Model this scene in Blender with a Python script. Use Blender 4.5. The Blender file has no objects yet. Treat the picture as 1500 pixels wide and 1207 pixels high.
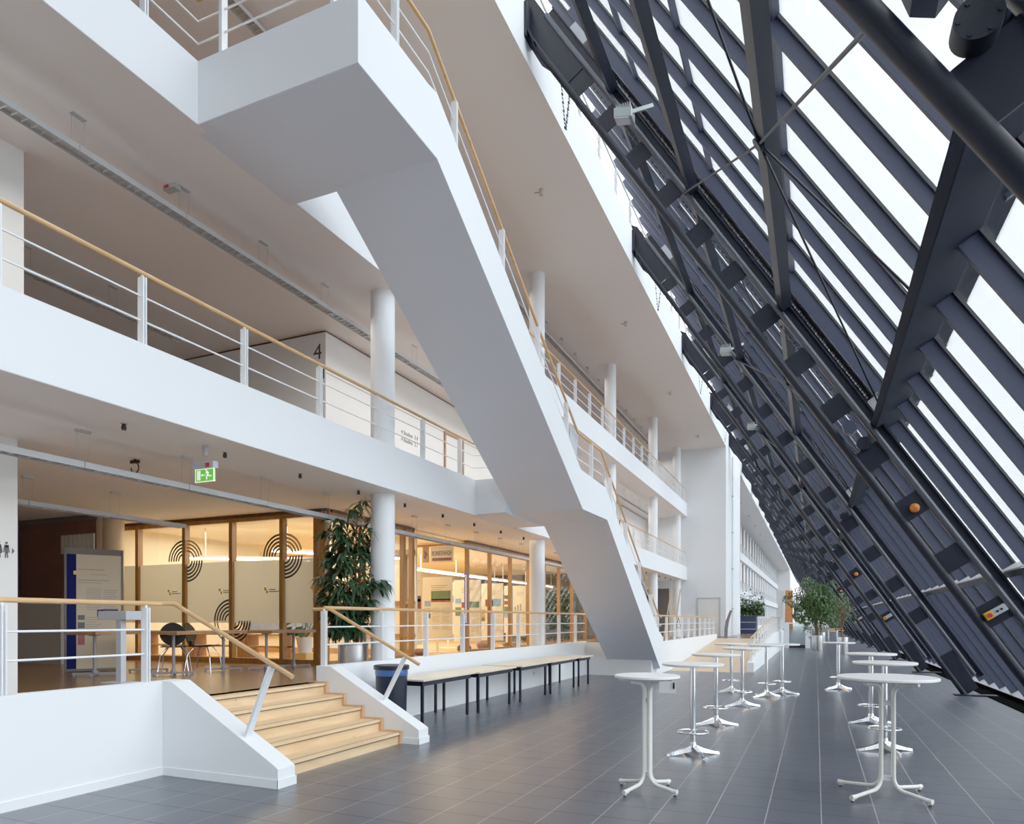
import bpy, bmesh, math, random
from mathutils import Vector, Matrix
random.seed(7)
C = bpy.context.scene.collection
sin, cos, PI = math.sin, math.cos, math.pi

# ------------------------------------------------------------------ helpers
class MB:
    """collects simple solids, then links them as ONE mesh object"""
    def __init__(s): s.v = []; s.f = []
    def add(s, vs, fs):
        o = len(s.v); s.v += [tuple(v) for v in vs]; s.f += [tuple(i + o for i in f) for f in fs]; return s
    def box(s, x0, x1, y0, y1, z0, z1):
        vs = [(x, y, z) for z in (z0, z1) for y in (y0, y1) for x in (x0, x1)]
        return s.add(vs, [(0,2,3,1),(4,5,7,6),(0,1,5,4),(2,6,7,3),(0,4,6,2),(1,3,7,5)])
    def obox(s, c, ax, h):
        c = Vector(c); a = [Vector(q).normalized() * k for q, k in zip(ax, h)]
        vs = [c + a[0]*i + a[1]*j + a[2]*k for k in (-1,1) for j in (-1,1) for i in (-1,1)]
        return s.add(vs, [(0,2,3,1),(4,5,7,6),(0,1,5,4),(2,6,7,3),(0,4,6,2),(1,3,7,5)])
    def bar(s, p, q, w, h, up=(0,0,1)):
        p = Vector(p); q = Vector(q); d = q - p; L = d.length; d.normalize()
        u = Vector(up); sd = d.cross(u)
        if sd.length < 1e-5: sd = d.cross(Vector((1,0,0)))
        sd.normalize(); u = sd.cross(d)
        return s.obox((p+q)/2, (d, sd, u), (L/2, w/2, h/2))
    def prism(s, poly, axis, a, b):
        n = len(poly)
        def mk(p, t):
            return {'x': (t, p[0], p[1]), 'y': (p[0], t, p[1]), 'z': (p[0], p[1], t)}[axis]
        vs = [mk(p, a) for p in poly] + [mk(p, b) for p in poly]
        fs = [tuple(range(n)), tuple(range(2*n-1, n-1, -1))] + [(i, i+n, (i+1) % n + n, (i+1) % n) for i in range(n)]
        return s.add(vs, fs)
    def tube(s, pts, r, n=10, caps=True):
        pts = [Vector(p) for p in pts]; rs = r if isinstance(r, (list, tuple)) else [r]*len(pts)
        m = len(pts); tang = []
        for i in range(m):
            a = (pts[i] - pts[i-1]).normalized() if i else None
            b = (pts[i+1] - pts[i]).normalized() if i < m-1 else None
            t = (a + b) if a and b else (a or b)
            tang.append(t.normalized())
        ref = Vector((0,0,1)) if abs(tang[0].z) < .9 else Vector((1,0,0))
        u = tang[0].cross(ref).normalized(); vs = []
        for i in range(m):
            t = tang[i]; u = (u - t*u.dot(t)).normalized(); w = t.cross(u)
            k = 1.0
            if 0 < i < m-1:
                cc = (pts[i]-pts[i-1]).normalized().dot(t); k = 1/max(cc, .4)
            for j in range(n):
                an = 2*PI*j/n
                vs.append(pts[i] + (u*cos(an) + w*sin(an))*rs[i]*(1 + (k-1)*0))
        fs = [(i*n+j, i*n+(j+1) % n, (i+1)*n+(j+1) % n, (i+1)*n+j) for i in range(m-1) for j in range(n)]
        if caps: fs += [tuple(range(n-1, -1, -1)), tuple(range((m-1)*n, m*n))]
        return s.add(vs, fs)
    def lathe(s, prof, c=(0,0,0), n=32, axis='z'):
        vs = []; m = len(prof)
        for r, z in prof:
            for j in range(n):
                a = 2*PI*j/n
                p = (r*cos(a), r*sin(a), z) if axis == 'z' else (r*cos(a), z, r*sin(a))
                vs.append((p[0]+c[0], p[1]+c[1], p[2]+c[2]))
        fs = [(i*n+j, i*n+(j+1) % n, (i+1)*n+(j+1) % n, (i+1)*n+j) for i in range(m-1) for j in range(n)]
        fs += [tuple(range(n-1, -1, -1)), tuple(range((m-1)*n, m*n))]
        return s.add(vs, fs)
    def quad(s, a, b, c, d): return s.add([a, b, c, d], [(0,1,2,3)])
    def build(s, name, mat, parent=None, smooth=False, bevel=0):
        me = bpy.data.meshes.new(name); v = s.v
        if parent is not None:
            w = wloc(parent); v = [(a-w[0], b-w[1], c-w[2]) for a, b, c in v]
        me.from_pydata(v, [], s.f); me.materials.append(mat)
        bm = bmesh.new(); bm.from_mesh(me); bmesh.ops.recalc_face_normals(bm, faces=bm.faces); bm.to_mesh(me); bm.free()
        if smooth:
            me.polygons.foreach_set('use_smooth', [True]*len(me.polygons)); me.set_sharp_from_angle(angle=math.radians(35))
        o = bpy.data.objects.new(name, me); C.objects.link(o)
        if parent is not None: o.parent = parent
        if bevel:
            b = o.modifiers.new('bevel', 'BEVEL'); b.width = bevel; b.segments = 2; b.limit_method = 'ANGLE'
        return o

def wloc(o):
    w = Vector((0,0,0))
    while o is not None: w += Vector(o.location); o = o.parent
    return w
def tag(o, label, cat, group=None):
    o['label'] = label; o['category'] = cat
    if group: o['group'] = group
    return o
def thing(name, label, cat, loc=(0,0,0), group=None):
    o = bpy.data.objects.new(name, None); o.empty_display_size = .1; C.objects.link(o); o.location = loc
    return tag(o, label, cat, group)
def struct(name, mb, mat, **k):
    o = mb.build(name, mat, **k); o['kind'] = 'structure'; return o
def sub(name, mb, mat, parent, **k): return mb.build(name, mat, parent, **k)
def dup(root, loc, label=None, group=None, rz=None):
    kids = {}
    for o in C.objects: 
        if o.parent is not None: kids.setdefault(o.parent.name, []).append(o)
    def rec(o, par):
        c = o.copy(); C.objects.link(c); c.parent = par
        for k in kids.get(o.name, []): rec(k, c)
        return c
    r = rec(root, None); r.location = loc
    if label: r['label'] = label
    if group: r['group'] = group
    if rz is not None: r.rotation_euler = (0, 0, rz)
    return r
ONE = ['', 'first','second','third','fourth','fifth','sixth','seventh','eighth','ninth','tenth','eleventh','twelfth','thirteenth',
       'fourteenth','fifteenth','sixteenth','seventeenth','eighteenth','nineteenth']
TENS = {2:'twent',3:'thirt',4:'fort',5:'fift'}
def nth(n):
    if n < 20: return ONE[n]
    t, u = divmod(n, 10)
    return TENS[t] + ('ieth' if u == 0 else 'y-' + ONE[u])
def near(n): return 'nearest' if n == 1 else nth(n) + ' nearest'

# ------------------------------------------------------------------ materials
def sat(c, k=1.4):
    m = max(c); return tuple(m*(v/m)**k if m > 0 else 0. for v in c)
def mat(name, col, rough=.5, metal=0., spec=.5, emit=None, es=0., noise=0., nscale=8., bump=0., bscale=60., trans=0., coat=0.):
    col = sat(col)
    m = bpy.data.materials.new(name); m.use_nodes = True; nt = m.node_tree; b = nt.nodes['Principled BSDF']
    b.inputs['Base Color'].default_value = (*col, 1); b.inputs['Roughness'].default_value = rough
    b.inputs['Metallic'].default_value = metal; b.inputs['Specular IOR Level'].default_value = spec
    b.inputs['Coat Weight'].default_value = coat
    if emit: b.inputs['Emission Color'].default_value = (*emit, 1); b.inputs['Emission Strength'].default_value = es
    if noise or bump:
        tc = nt.nodes.new('ShaderNodeTexCoord')
    if noise:
        n = nt.nodes.new('ShaderNodeTexNoise'); n.inputs['Scale'].default_value = nscale; n.inputs['Detail'].default_value = 4
        nt.links.new(tc.outputs['Object'], n.inputs['Vector'])
        r = nt.nodes.new('ShaderNodeMapRange'); r.inputs['To Min'].default_value = 1-noise; r.inputs['To Max'].default_value = 1+noise
        nt.links.new(n.outputs['Fac'], r.inputs['Value'])
        x = nt.nodes.new('ShaderNodeMix'); x.data_type = 'RGBA'; x.blend_type = 'MULTIPLY'; x.inputs['Factor'].default_value = 1
        x.inputs['A'].default_value = (*col, 1); nt.links.new(r.outputs['Result'], x.inputs['B'])
        nt.links.new(x.outputs['Result'], b.inputs['Base Color'])
    if bump:
        n = nt.nodes.new('ShaderNodeTexNoise'); n.inputs['Scale'].default_value = bscale; n.inputs['Detail'].default_value = 3
        nt.links.new(tc.outputs['Object'], n.inputs['Vector'])
        bp = nt.nodes.new('ShaderNodeBump'); bp.inputs['Strength'].default_value = bump; bp.inputs['Distance'].default_value = .01
        nt.links.new(n.outputs['Fac'], bp.inputs['Height']); nt.links.new(bp.outputs['Normal'], b.inputs['Normal'])
    return m
def wood(name, c1, c2, scale=(2, 30, 30), rough=.4, knots=False, plank=None):
    m = bpy.data.materials.new(name); m.use_nodes = True; nt = m.node_tree; b = nt.nodes['Principled BSDF']
    c1 = sat(c1); c2 = sat(c2)
    b.inputs['Roughness'].default_value = rough
    tc = nt.nodes.new('ShaderNodeTexCoord'); mp = nt.nodes.new('ShaderNodeMapping'); mp.inputs['Scale'].default_value = scale
    nt.links.new(tc.outputs['Object'], mp.inputs['Vector'])
    n = nt.nodes.new('ShaderNodeTexNoise'); n.inputs['Scale'].default_value = 1; n.inputs['Detail'].default_value = 6; n.inputs['Distortion'].default_value = .6
    nt.links.new(mp.outputs['Vector'], n.inputs['Vector'])
    cr = nt.nodes.new('ShaderNodeValToRGB'); cr.color_ramp.elements[0].color = (*c1, 1); cr.color_ramp.elements[1].color = (*c2, 1)
    cr.color_ramp.elements[0].position = .3; cr.color_ramp.elements[1].position = .7
    nt.links.new(n.outputs['Fac'], cr.inputs['Fac']); out = cr.outputs['Color']
    if knots:
        v = nt.nodes.new('ShaderNodeTexVoronoi'); v.inputs['Scale'].default_value = 5
        mp2 = nt.nodes.new('ShaderNodeMapping'); mp2.inputs['Scale'].default_value = (1.4, .7, 1.4)
        nt.links.new(tc.outputs['Object'], mp2.inputs['Vector']); nt.links.new(mp2.outputs['Vector'], v.inputs['Vector'])
        r = nt.nodes.new('ShaderNodeMapRange'); r.inputs['From Min'].default_value = .03; r.inputs['From Max'].default_value = .09
        nt.links.new(v.outputs['Distance'], r.inputs['Value'])
        x = nt.nodes.new('ShaderNodeMix'); x.data_type = 'RGBA'; x.inputs['A'].default_value = (.3, .15, .06, 1)
        nt.links.new(r.outputs['Result'], x.inputs['Factor']); nt.links.new(out, x.inputs['B']); out = x.outputs['Result']
    if plank:
        bk = nt.nodes.new('ShaderNodeTexBrick'); bk.offset = .5; bk.inputs['Scale'].default_value = 1
        bk.inputs['Brick Width'].default_value = plank[0]; bk.inputs['Row Height'].default_value = plank[1]; bk.inputs['Mortar Size'].default_value = .003
        bk.inputs['Color1'].default_value = (.8, .8, .8, 1); bk.inputs['Color2'].default_value = (1.1, 1.1, 1.1, 1); bk.inputs['Mortar'].default_value = (.4, .4, .4, 1)
        nt.links.new(tc.outputs['Object'], bk.inputs['Vector'])
        x = nt.nodes.new('ShaderNodeMix'); x.data_type = 'RGBA'; x.blend_type = 'MULTIPLY'; x.inputs['Factor'].default_value = 1
        nt.links.new(out, x.inputs['A']); nt.links.new(bk.outputs['Color'], x.inputs['B']); out = x.outputs['Result']
    nt.links.new(out, b.inputs['Base Color'])
    return m
def glassmat(name, tint, refl=.5, rough=0., haze=0., hazecol=(.8,.8,.75)):
    m = bpy.data.materials.new(name); m.use_nodes = True; nt = m.node_tree; nt.nodes.clear()
    out = nt.nodes.new('ShaderNodeOutputMaterial'); tr = nt.nodes.new('ShaderNodeBsdfTransparent'); tr.inputs[0].default_value = (*tint, 1)
    gl = nt.nodes.new('ShaderNodeBsdfGlossy'); gl.inputs['Roughness'].default_value = rough
    lw = nt.nodes.new('ShaderNodeFresnel'); lw.inputs['IOR'].default_value = 1.45
    mu = nt.nodes.new('ShaderNodeMath'); mu.operation = 'MULTIPLY'; mu.inputs[1].default_value = refl; mu.use_clamp = True
    mx = nt.nodes.new('ShaderNodeMixShader'); nt.links.new(lw.outputs[0], mu.inputs[0]); nt.links.new(mu.outputs[0], mx.inputs[0])
    src = tr.outputs[0]
    if haze:
        df = nt.nodes.new('ShaderNodeBsdfDiffuse'); df.inputs[0].default_value = (*hazecol, 1)
        tl = nt.nodes.new('ShaderNodeBsdfTranslucent'); tl.inputs[0].default_value = (*hazecol, 1)
        a = nt.nodes.new('ShaderNodeMixShader'); a.inputs[0].default_value = .55
        nt.links.new(df.outputs[0], a.inputs[1]); nt.links.new(tl.outputs[0], a.inputs[2])
        h = nt.nodes.new('ShaderNodeMixShader'); h.inputs[0].default_value = haze
        nt.links.new(tr.outputs[0], h.inputs[1]); nt.links.new(a.outputs[0], h.inputs[2]); src = h.outputs[0]
    nt.links.new(src, mx.inputs[1]); nt.links.new(gl.outputs[0], mx.inputs[2]); nt.links.new(mx.outputs[0], out.inputs[0])
    return m
def tilemat():
    m = bpy.data.materials.new('slate_tiles'); m.use_nodes = True; nt = m.node_tree; b = nt.nodes['Principled BSDF']
    tc = nt.nodes.new('ShaderNodeTexCoord'); sp = nt.nodes.new('ShaderNodeSeparateXYZ'); nt.links.new(tc.outputs['Object'], sp.inputs[0])
    def line(axis, pitch, off, w):
        a = nt.nodes.new('ShaderNodeMath'); a.operation = 'ADD'; a.inputs[1].default_value = off + 1000*pitch; nt.links.new(sp.outputs[axis], a.inputs[0])
        q = nt.nodes.new('ShaderNodeMath'); q.operation = 'MODULO'; q.inputs[1].default_value = pitch; nt.links.new(a.outputs[0], q.inputs[0])
        l = nt.nodes.new('ShaderNodeMath'); l.operation = 'LESS_THAN'; l.inputs[1].default_value = w; nt.links.new(q.outputs[0], l.inputs[0])
        f = nt.nodes.new('ShaderNodeMath'); f.operation = 'DIVIDE'; f.inputs[1].default_value = pitch; nt.links.new(a.outputs[0], f.inputs[0])
        g = nt.nodes.new('ShaderNodeMath'); g.operation = 'FLOOR'; nt.links.new(f.outputs[0], g.inputs[0])
        return l, g
    lx, gx = line('X', .418, .38, .008); ly, gy = line('Y', .40, .06, .010)
    cb = nt.nodes.new('ShaderNodeCombineXYZ'); nt.links.new(gx.outputs[0], cb.inputs[0]); nt.links.new(gy.outputs[0], cb.inputs[1])
    wn = nt.nodes.new('ShaderNodeTexWhiteNoise'); nt.links.new(cb.outputs[0], wn.inputs[0])
    n = nt.nodes.new('ShaderNodeTexNoise'); n.inputs['Scale'].default_value = 2.5; n.inputs['Detail'].default_value = 3; nt.links.new(tc.outputs['Object'], n.inputs['Vector'])
    ad = nt.nodes.new('ShaderNodeMath'); ad.operation = 'ADD'; nt.links.new(wn.outputs['Value'], ad.inputs[0]); nt.links.new(n.outputs['Fac'], ad.inputs[1])
    cr = nt.nodes.new('ShaderNodeMapRange'); cr.inputs['From Max'].default_value = 2; cr.inputs['To Min'].default_value = .9; cr.inputs['To Max'].default_value = 1.1
    nt.links.new(ad.outputs[0], cr.inputs['Value'])
    c = nt.nodes.new('ShaderNodeMix'); c.data_type = 'RGBA'; c.blend_type = 'MULTIPLY'; c.inputs['Factor'].default_value = 1
    c.inputs['A'].default_value = (.036, .042, .058, 1); nt.links.new(cr.outputs['Result'], c.inputs['B'])
    x1 = nt.nodes.new('ShaderNodeMix'); x1.data_type = 'RGBA'; nt.links.new(ly.outputs[0], x1.inputs['Factor']); nt.links.new(c.outputs['Result'], x1.inputs['A']); x1.inputs['B'].default_value = (.010, .011, .014, 1)
    x2 = nt.nodes.new('ShaderNodeMix'); x2.data_type = 'RGBA'; nt.links.new(lx.outputs[0], x2.inputs['Factor']); nt.links.new(x1.outputs['Result'], x2.inputs['A']); x2.inputs['B'].default_value = (.24, .24, .25, 1)
    nt.links.new(x2.outputs['Result'], b.inputs['Base Color'])
    rr = nt.nodes.new('ShaderNodeMapRange'); rr.inputs['To Min'].default_value = .28; rr.inputs['To Max'].default_value = .34; nt.links.new(n.outputs['Fac'], rr.inputs['Value'])
    nt.links.new(rr.outputs['Result'], b.inputs['Roughness'])
    sp2 = nt.nodes.new('ShaderNodeMath'); sp2.operation = 'MULTIPLY_ADD'; nt.links.new(ly.outputs[0], sp2.inputs[0]); sp2.inputs[1].default_value = -.28; sp2.inputs[2].default_value = .34
    nt.links.new(sp2.outputs[0], b.inputs['Specular IOR Level'])
    return m
M = {}
M['white'] = mat('white_paint', (.80, .82, .84), .55, noise=.02, nscale=2)
M['soffit'] = mat('grey_white_render', (.78, .80, .86), .7, noise=.03, nscale=1.5, bump=.1)
M['ceil'] = mat('ceiling_plaster', (.91, .87, .845), .8, noise=.02, nscale=1)
M['wallw'] = mat('gallery_wall', (.78, .77, .75), .7, noise=.02, nscale=1)
M['rail'] = mat('white_steel', (.82, .84, .86), .3)
M['maple'] = wood('maple_handrail', (.50, .30, .13), (.66, .43, .21), (3, 3, 40), .35)
M['pale'] = wood('pale_pine_steps', (.62, .43, .24), (.80, .60, .37), (30, 1.5, 8), .45, knots=True)
M['plyedge'] = wood('stair_edge_wood', (.5, .3, .15), (.62, .4, .22), (6, 6, 6), .5)
M['parquet'] = wood('parquet', (.12, .065, .03), (.21, .125, .06), (3, 20, 3), .22, plank=(.9, .09))
M['rampfl'] = wood('ramp_floor', (.55, .40, .24), (.66, .50, .32), (20, 2, 3), .4)
M['timber'] = wood('timber_frame', (.22, .105, .03), (.34, .18, .055), (8, 8, 1.2), .4)
M['timberd'] = wood('timber_dark', (.03, .016, .008), (.05, .028, .014), (8, 8, 1.2), .45)
M['steel'] = mat('dark_grey_steel', (.006, .007, .012), .5, spec=.16, noise=.12, nscale=3)
M['beamm'] = mat('matt_beam_steel', (.010, .012, .018), .85, spec=.04)
M['mull'] = mat('mullion_grey', (.030, .036, .060), .5, spec=.25, noise=.05, nscale=2)
M['chord'] = mat('track_steel', (.05, .053, .065), .32, metal=.5)
M['blacks'] = mat('black_steel', (.012, .012, .016), .4, metal=.3)
M['pitch'] = mat('matt_black', (.002, .002, .002), 1., spec=0)
M['gasket'] = mat('rubber_gasket', (.01, .012, .015), .6)
M['slate'] = tilemat()
M['glass'] = glassmat('facade_glass', (.93, .97, .98), .8)
M['iglass'] = glassmat('partition_glass', (.97, .97, .96), .18)
M['frost'] = glassmat('frosted_film', (.95, .95, .92), .4, haze=.88, hazecol=(.74, .73, .66))
M['gguard'] = glassmat('guard_glass', (.75, .85, .87), .9)
M['chrome'] = mat('polished_chrome', (.78, .80, .82), .12, metal=1)
M['alu'] = mat('brushed_steel', (.6, .6, .6), .3, metal=1, noise=.08, nscale=30)
M['ttop'] = mat('white_laminate', (.80, .80, .79), .3)
M['cream'] = mat('cream_enamel', (.74, .74, .70), .25)
M['btop'] = wood('bench_top', (.62, .55, .45), (.72, .66, .56), (4, 2, 4), .35)
M['bframe'] = mat('bench_frame', (.003, .0035, .008), .45, spec=.2)
M['bin'] = mat('navy_plastic', (.002, .004, .010), .4, spec=.2)
M['bag'] = mat('blue_bin_bag', (.02, .09, .26), .3, bump=.5, bscale=18)
M['desk'] = wood('beech_table', (.24, .12, .05), (.34, .19, .09), (2, 12, 8), .4)
M['black'] = mat('black_lacquer', (.004, .004, .004), .4, spec=.3)
M['leaf'] = mat('leaf_green', (.02, .06, .018), .55, spec=.3, noise=.5, nscale=6)
M['leafd'] = mat('dark_leaf', (.009, .024, .009), .5, spec=.3, noise=.5, nscale=7)
M['leafg'] = mat('ficus_leaf', (.055, .095, .035), .55, spec=.3, noise=.5, nscale=4)
M['bark'] = mat('bark', (.12, .055, .03), .8, noise=.3, nscale=20)
M['lum'] = mat('luminaire_grey', (.42, .42, .42), .4)
M['louv'] = mat('luminaire_louvre', (.62, .63, .62), .3, metal=.4)
M['wire'] = mat('suspension_wire', (.3, .3, .3), .4)
M['tubeon'] = mat('lit_tube', (1, .9, .7), .5, emit=(1, .80, .48), es=12)
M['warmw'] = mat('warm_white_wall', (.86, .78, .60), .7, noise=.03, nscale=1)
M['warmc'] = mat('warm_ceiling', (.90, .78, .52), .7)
M['orange'] = mat('orange_lamp', (.62, .21, .035), .25, emit=(.9, .15, .01), es=.03)
M['yellow'] = mat('yellow_box', (.85, .50, .03), .4)
M['red'] = mat('red_plastic', (.55, .02, .02), .35)
M['lgrey'] = mat('light_grey_plastic', (.45, .48, .52), .45)
M['green'] = mat('exit_green', (.06, .36, .03), .4, emit=(.10, .5, .03), es=.45)
M['signw'] = mat('sign_white', (.85, .9, .8), .4, emit=(.85, 1, .75), es=.5)
M['ink'] = mat('printed_ink', (.02, .02, .025), .5)
M['inkb'] = mat('grey_ink', (.22, .20, .18), .6)
M['board'] = mat('display_board', (.80, .72, .54), .6)
M['bcream'] = mat('info_board', (.50, .40, .27), .5)
M['navy'] = mat('navy_board', (.001, .005, .045), .7, spec=.1)
M['maroon'] = mat('maroon_band', (.25, .01, .03), .5)
M['purple'] = mat('purple_banner', (.20, .12, .45), .5)
M['picg'] = mat('picture_green', (.08, .14, .06), .5, noise=.8, nscale=9)
M['picb'] = mat('picture_blue', (.22, .36, .50), .5, noise=.7, nscale=9)
M['picr'] = mat('picture_red', (.22, .04, .03), .5, noise=.8, nscale=9)
M['pico'] = mat('picture_ochre', (.45, .28, .08), .5, noise=.7, nscale=14)
M['rock'] = mat('brown_stone', (.14, .06, .03), .8, noise=.4, nscale=12, bump=.6, bscale=15)
M['brown'] = mat('brown_curtain', (.09, .05, .035), .8, noise=.3, nscale=5)
M['locker'] = mat('pale_slats', (.38, .37, .34), .6)
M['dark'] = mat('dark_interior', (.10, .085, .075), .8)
M['orpan'] = wood('orange_panel', (.55, .20, .05), (.66, .28, .08), (2, 2, 4), .5)
M['bounceg'] = mat('bounce_gravel', (.68, .68, .66), .9, noise=.4, nscale=1)
M['bluebox'] = mat('planter_blue', (.02, .026, .06), .4)
M['rubber'] = mat('rubber_foot', (.02, .02, .02), .6)
M['flood'] = mat('floodlight_grey', (.22, .25, .25), .35, metal=.4)
M['stone'] = mat('stela_grey', (.16, .15, .16), .4)
M['beige'] = mat('brown_gap_tone', (.30, .21, .15), .6)
M['yint'] = mat('yellow_shelf', (.75, .55, .22), .6)

# ------------------------------------------------------------------ key dimensions (metres; Y runs down the hall)
PH = math.atan(1.537); sp, cp = sin(PH), cos(PH)
def FP(s, n, y): return Vector((2.93 - s*cp + n*sp, y, s*sp + n*cp))      # facade frame: s up the slope, n outward
SD, ND, YD = (-cp, 0, sp), (sp, 0, cp), (0, 1, 0)
def fbox(mb, s0, s1, n0, n1, y0, y1):
    return mb.obox(FP((s0+s1)/2, (n0+n1)/2, (y0+y1)/2), (SD, ND, YD), (abs(s1-s0)/2, abs(n1-n0)/2, abs(y1-y0)/2))
G0, BAY, NB = 3.3, 7.1, 27
YEND = 190
YB = -10.9
XP, XS, XI, X6, XW = -6.26, -4.12, -5.60, -4.27, -8.47
CY = 37.5

# ------------------------------------------------------------------ floor, ground
struct('floor', MB().box(XP-.1, 3.3, YB, YEND, -.3, 0), M['slate'])
struct('trim_floor_channel', MB().box(3.3, 3.95, YB, YEND, -.35, -.3), M['pitch'])
o = MB().quad((3.95, -60, -.25), (120, -60, -.25), (120, 300, -.25), (3.95, 300, -.25)).build('gravel', M['bounceg']); o['kind'] = 'structure'  # outside ground, gravel kept pale to bounce daylight up to the ceilings

# podium: slab, front wall with its curb, and the part that steps out beside the ramp
struct('floor_podium', MB().box(-20, XP-.06, YB, CY+100, .45, .75).box(XP-.06, XP, 5.44, 7.78, .45, .748).box(XP-.06, -4.35, 19.85, CY+8, .45, .75).box(-4.35, -1.95, 34.0, CY+8, .45, .75), M['parquet'])
w = MB()
w.box(XP-.12, XP, YB, 5.2, 0, .98)
w.box(XP-.12, XP, 8.0, 19.85, 0, .98)
w.box(XP-.12, -4.3, 19.75, 19.87, 0, .95)
w.box(-4.42, -4.3, 19.87, 34.1, 0, .95)
struct('wall_podium', w, M['white'], bevel=.004)
w = MB().box(XP, XP+.012, YB, 5.2, 0, .085).box(XP, XP+.012, 8.02, 19.75, 0, .085).box(XP, -4.3, 19.738, 19.75, 0, .085)
struct('baseboard_podium', w, M['white'])
# far podium edge
struct('wall_podium_far', MB().box(XP-.12, XP, CY+7.5, 134, 0, .95), M['white'])

# front steps
for k in range(5):
    x0 = -5.0 - .3*k
    st = MB().box(-6.27 if k < 4 else -6.3, x0, 5.45, 7.77, .15*k, .15*(k+1)-.03)
    st.box(x0-.30, x0+.02, 5.45, 7.77, .15*(k+1)-.03, .15*(k+1))
    o = struct('floor_step', st, M['pale'])
    q = MB().box(x0+.016, x0+.0215, 5.45, 7.77, .15*(k+1)-.040, .15*(k+1)-.030).box(x0-.05, x0-.036, 5.45, 7.77, .15*(k+1), .15*(k+1)+.0008)
    sub('joint_line', q, M['timberd'], o)
sd = [(-4.97, 0)]
for k in range(5):
    x0 = -4.96 - .3*k; sd += [(x0, .15*(k+1)+.02), (x0-.3, .15*(k+1)+.02)]
lo = [(-6.46, .62), (-6.24, .62)]
for k in (3, 2, 1, 0): lo += [(-5.04-.3*k, .15*(k+1)-.05), (-5.04-.3*k, .15*k-.05 if k else 0)]
struct('trim_stair_skirting', MB().prism(sd + lo, 'y', 7.72, 7.775), M['plyedge'])
def cheek(y0, y1, dx=0):
    return MB().prism([(-6.38, 0), (-4.72, 0), (-4.72, .19), (-4.80, .24), (-6.14, .98), (-6.38, .98)], 'y', y0, y1)
struct('wall_stair_left', cheek(5.2, 5.44), M['white'], bevel=.006)
struct('wall_stair_right', cheek(7.78, 8.02), M['white'], bevel=.006)
struct('baseboard_stair', MB().box(XP, -4.712, 5.19, 5.2, 0, .085).box(-4.72, -4.71, 5.19, 5.45, 0, .085).box(-6.2, -4.712, 7.77, 7.78, 0, .08).box(-4.72, -4.71, 7.77, 8.03, 0, .085), M['white'])

# ramp with its low wall
struct('floor_ramp', MB().prism([(22.4, 0), (34.0, .75), (34.0, .4), (34, 0)], 'x', -4.3, -1.95), M['rampfl'])
struct('wall_ramp', MB().prism([(22.6, 0), (22.6, .3), (34.0, 1.0), (44.6, 1.0), (44.6, 0)], 'x', -1.95, -1.75), M['white'], bevel=.005)

# ------------------------------------------------------------------ gallery slabs and white fascias
def slab(name, z0, z1, zf, y0, y1, x1=XP, xb=-20, cm='ceil'):
    q = MB().box(xb, x1-.13, y0, y1, z0-.003, z0+.02)
    for a, b in zip((y0, 7.26) if z0 > 5 else (y0, 14.73), (5.77, y1) if z0 > 5 else (12.5, y1)): q.box(x1-.13, x1-.003, a, b, z0-.003, z0-.001)
    struct('ceiling_' + name, q, M['ceil'])
    struct('floor_' + name, MB().box(xb, x1-.13, y0, y1, z0+.02, z1), M['parquet'])
s4, s5 = 4.18, 7.6
slab('level_four', 3.72, s4, 4.43, YB, CY)
slab('level_five', 7.10, s5, 7.80, YB, CY)
f4 = MB().box(XP-.13, XP, YB, 12.55, 3.72, 4.43).box(XP-.13, XP, 14.66, CY, 3.72, 4.43)
f4.box(XP-.13, XI, 12.50, 12.62, 3.74, 4.43).box(XP-.13, XI, 14.60, 14.72, 3.74, 4.43)
struct('wall_fascia_four', f4, M['white'], bevel=.004)
f5 = MB().box(XP-.13, XP, YB, 5.77, 7.10, 7.80).box(XP-.13, XP, 7.25, CY, 7.10, 7.80)
f5.box(XP, XS-.1, 5.65, 5.77, 7.10, 7.80)
struct('wall_fascia_five', f5, M['white'], bevel=.004)
struct('ceiling_level_six', MB().box(-20, X6-.14, YB, YEND, 10.617, 10.66).box(X6-.14, X6-.003, YB, YEND, 10.617, 10.619), M['ceil'])
struct('floor_level_six', MB().box(-20, X6-.14, YB, YEND, 10.66, 11.1), M['parquet'])
struct('wall_fascia_six', MB().box(X6-.14, X6, YB, YEND, 10.62, 11.55), M['white'])
# roof and upper back wall, ends of the hall
struct('ceiling_roof', MB().box(-20, -6.0, YB, YEND, 14.3, 14.6), M['ceil'])
struct('wall_level_six', MB().box(-8.7, -8.5, YB, YEND, 11.1, 14.3), M['wallw'])
struct('wall_back', MB().prism([(-20, -.2), (4.6, -.2), (-6.4, 15.6), (-20, 15.6)], 'y', YB-.3, YB), M['wallw'])
struct('wall_end', MB().prism([(-20, -.2), (4.4, -.2), (-6.4, 15.6), (-20, 15.6)], 'y', YEND, YEND+.3), M['wallw'])

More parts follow.
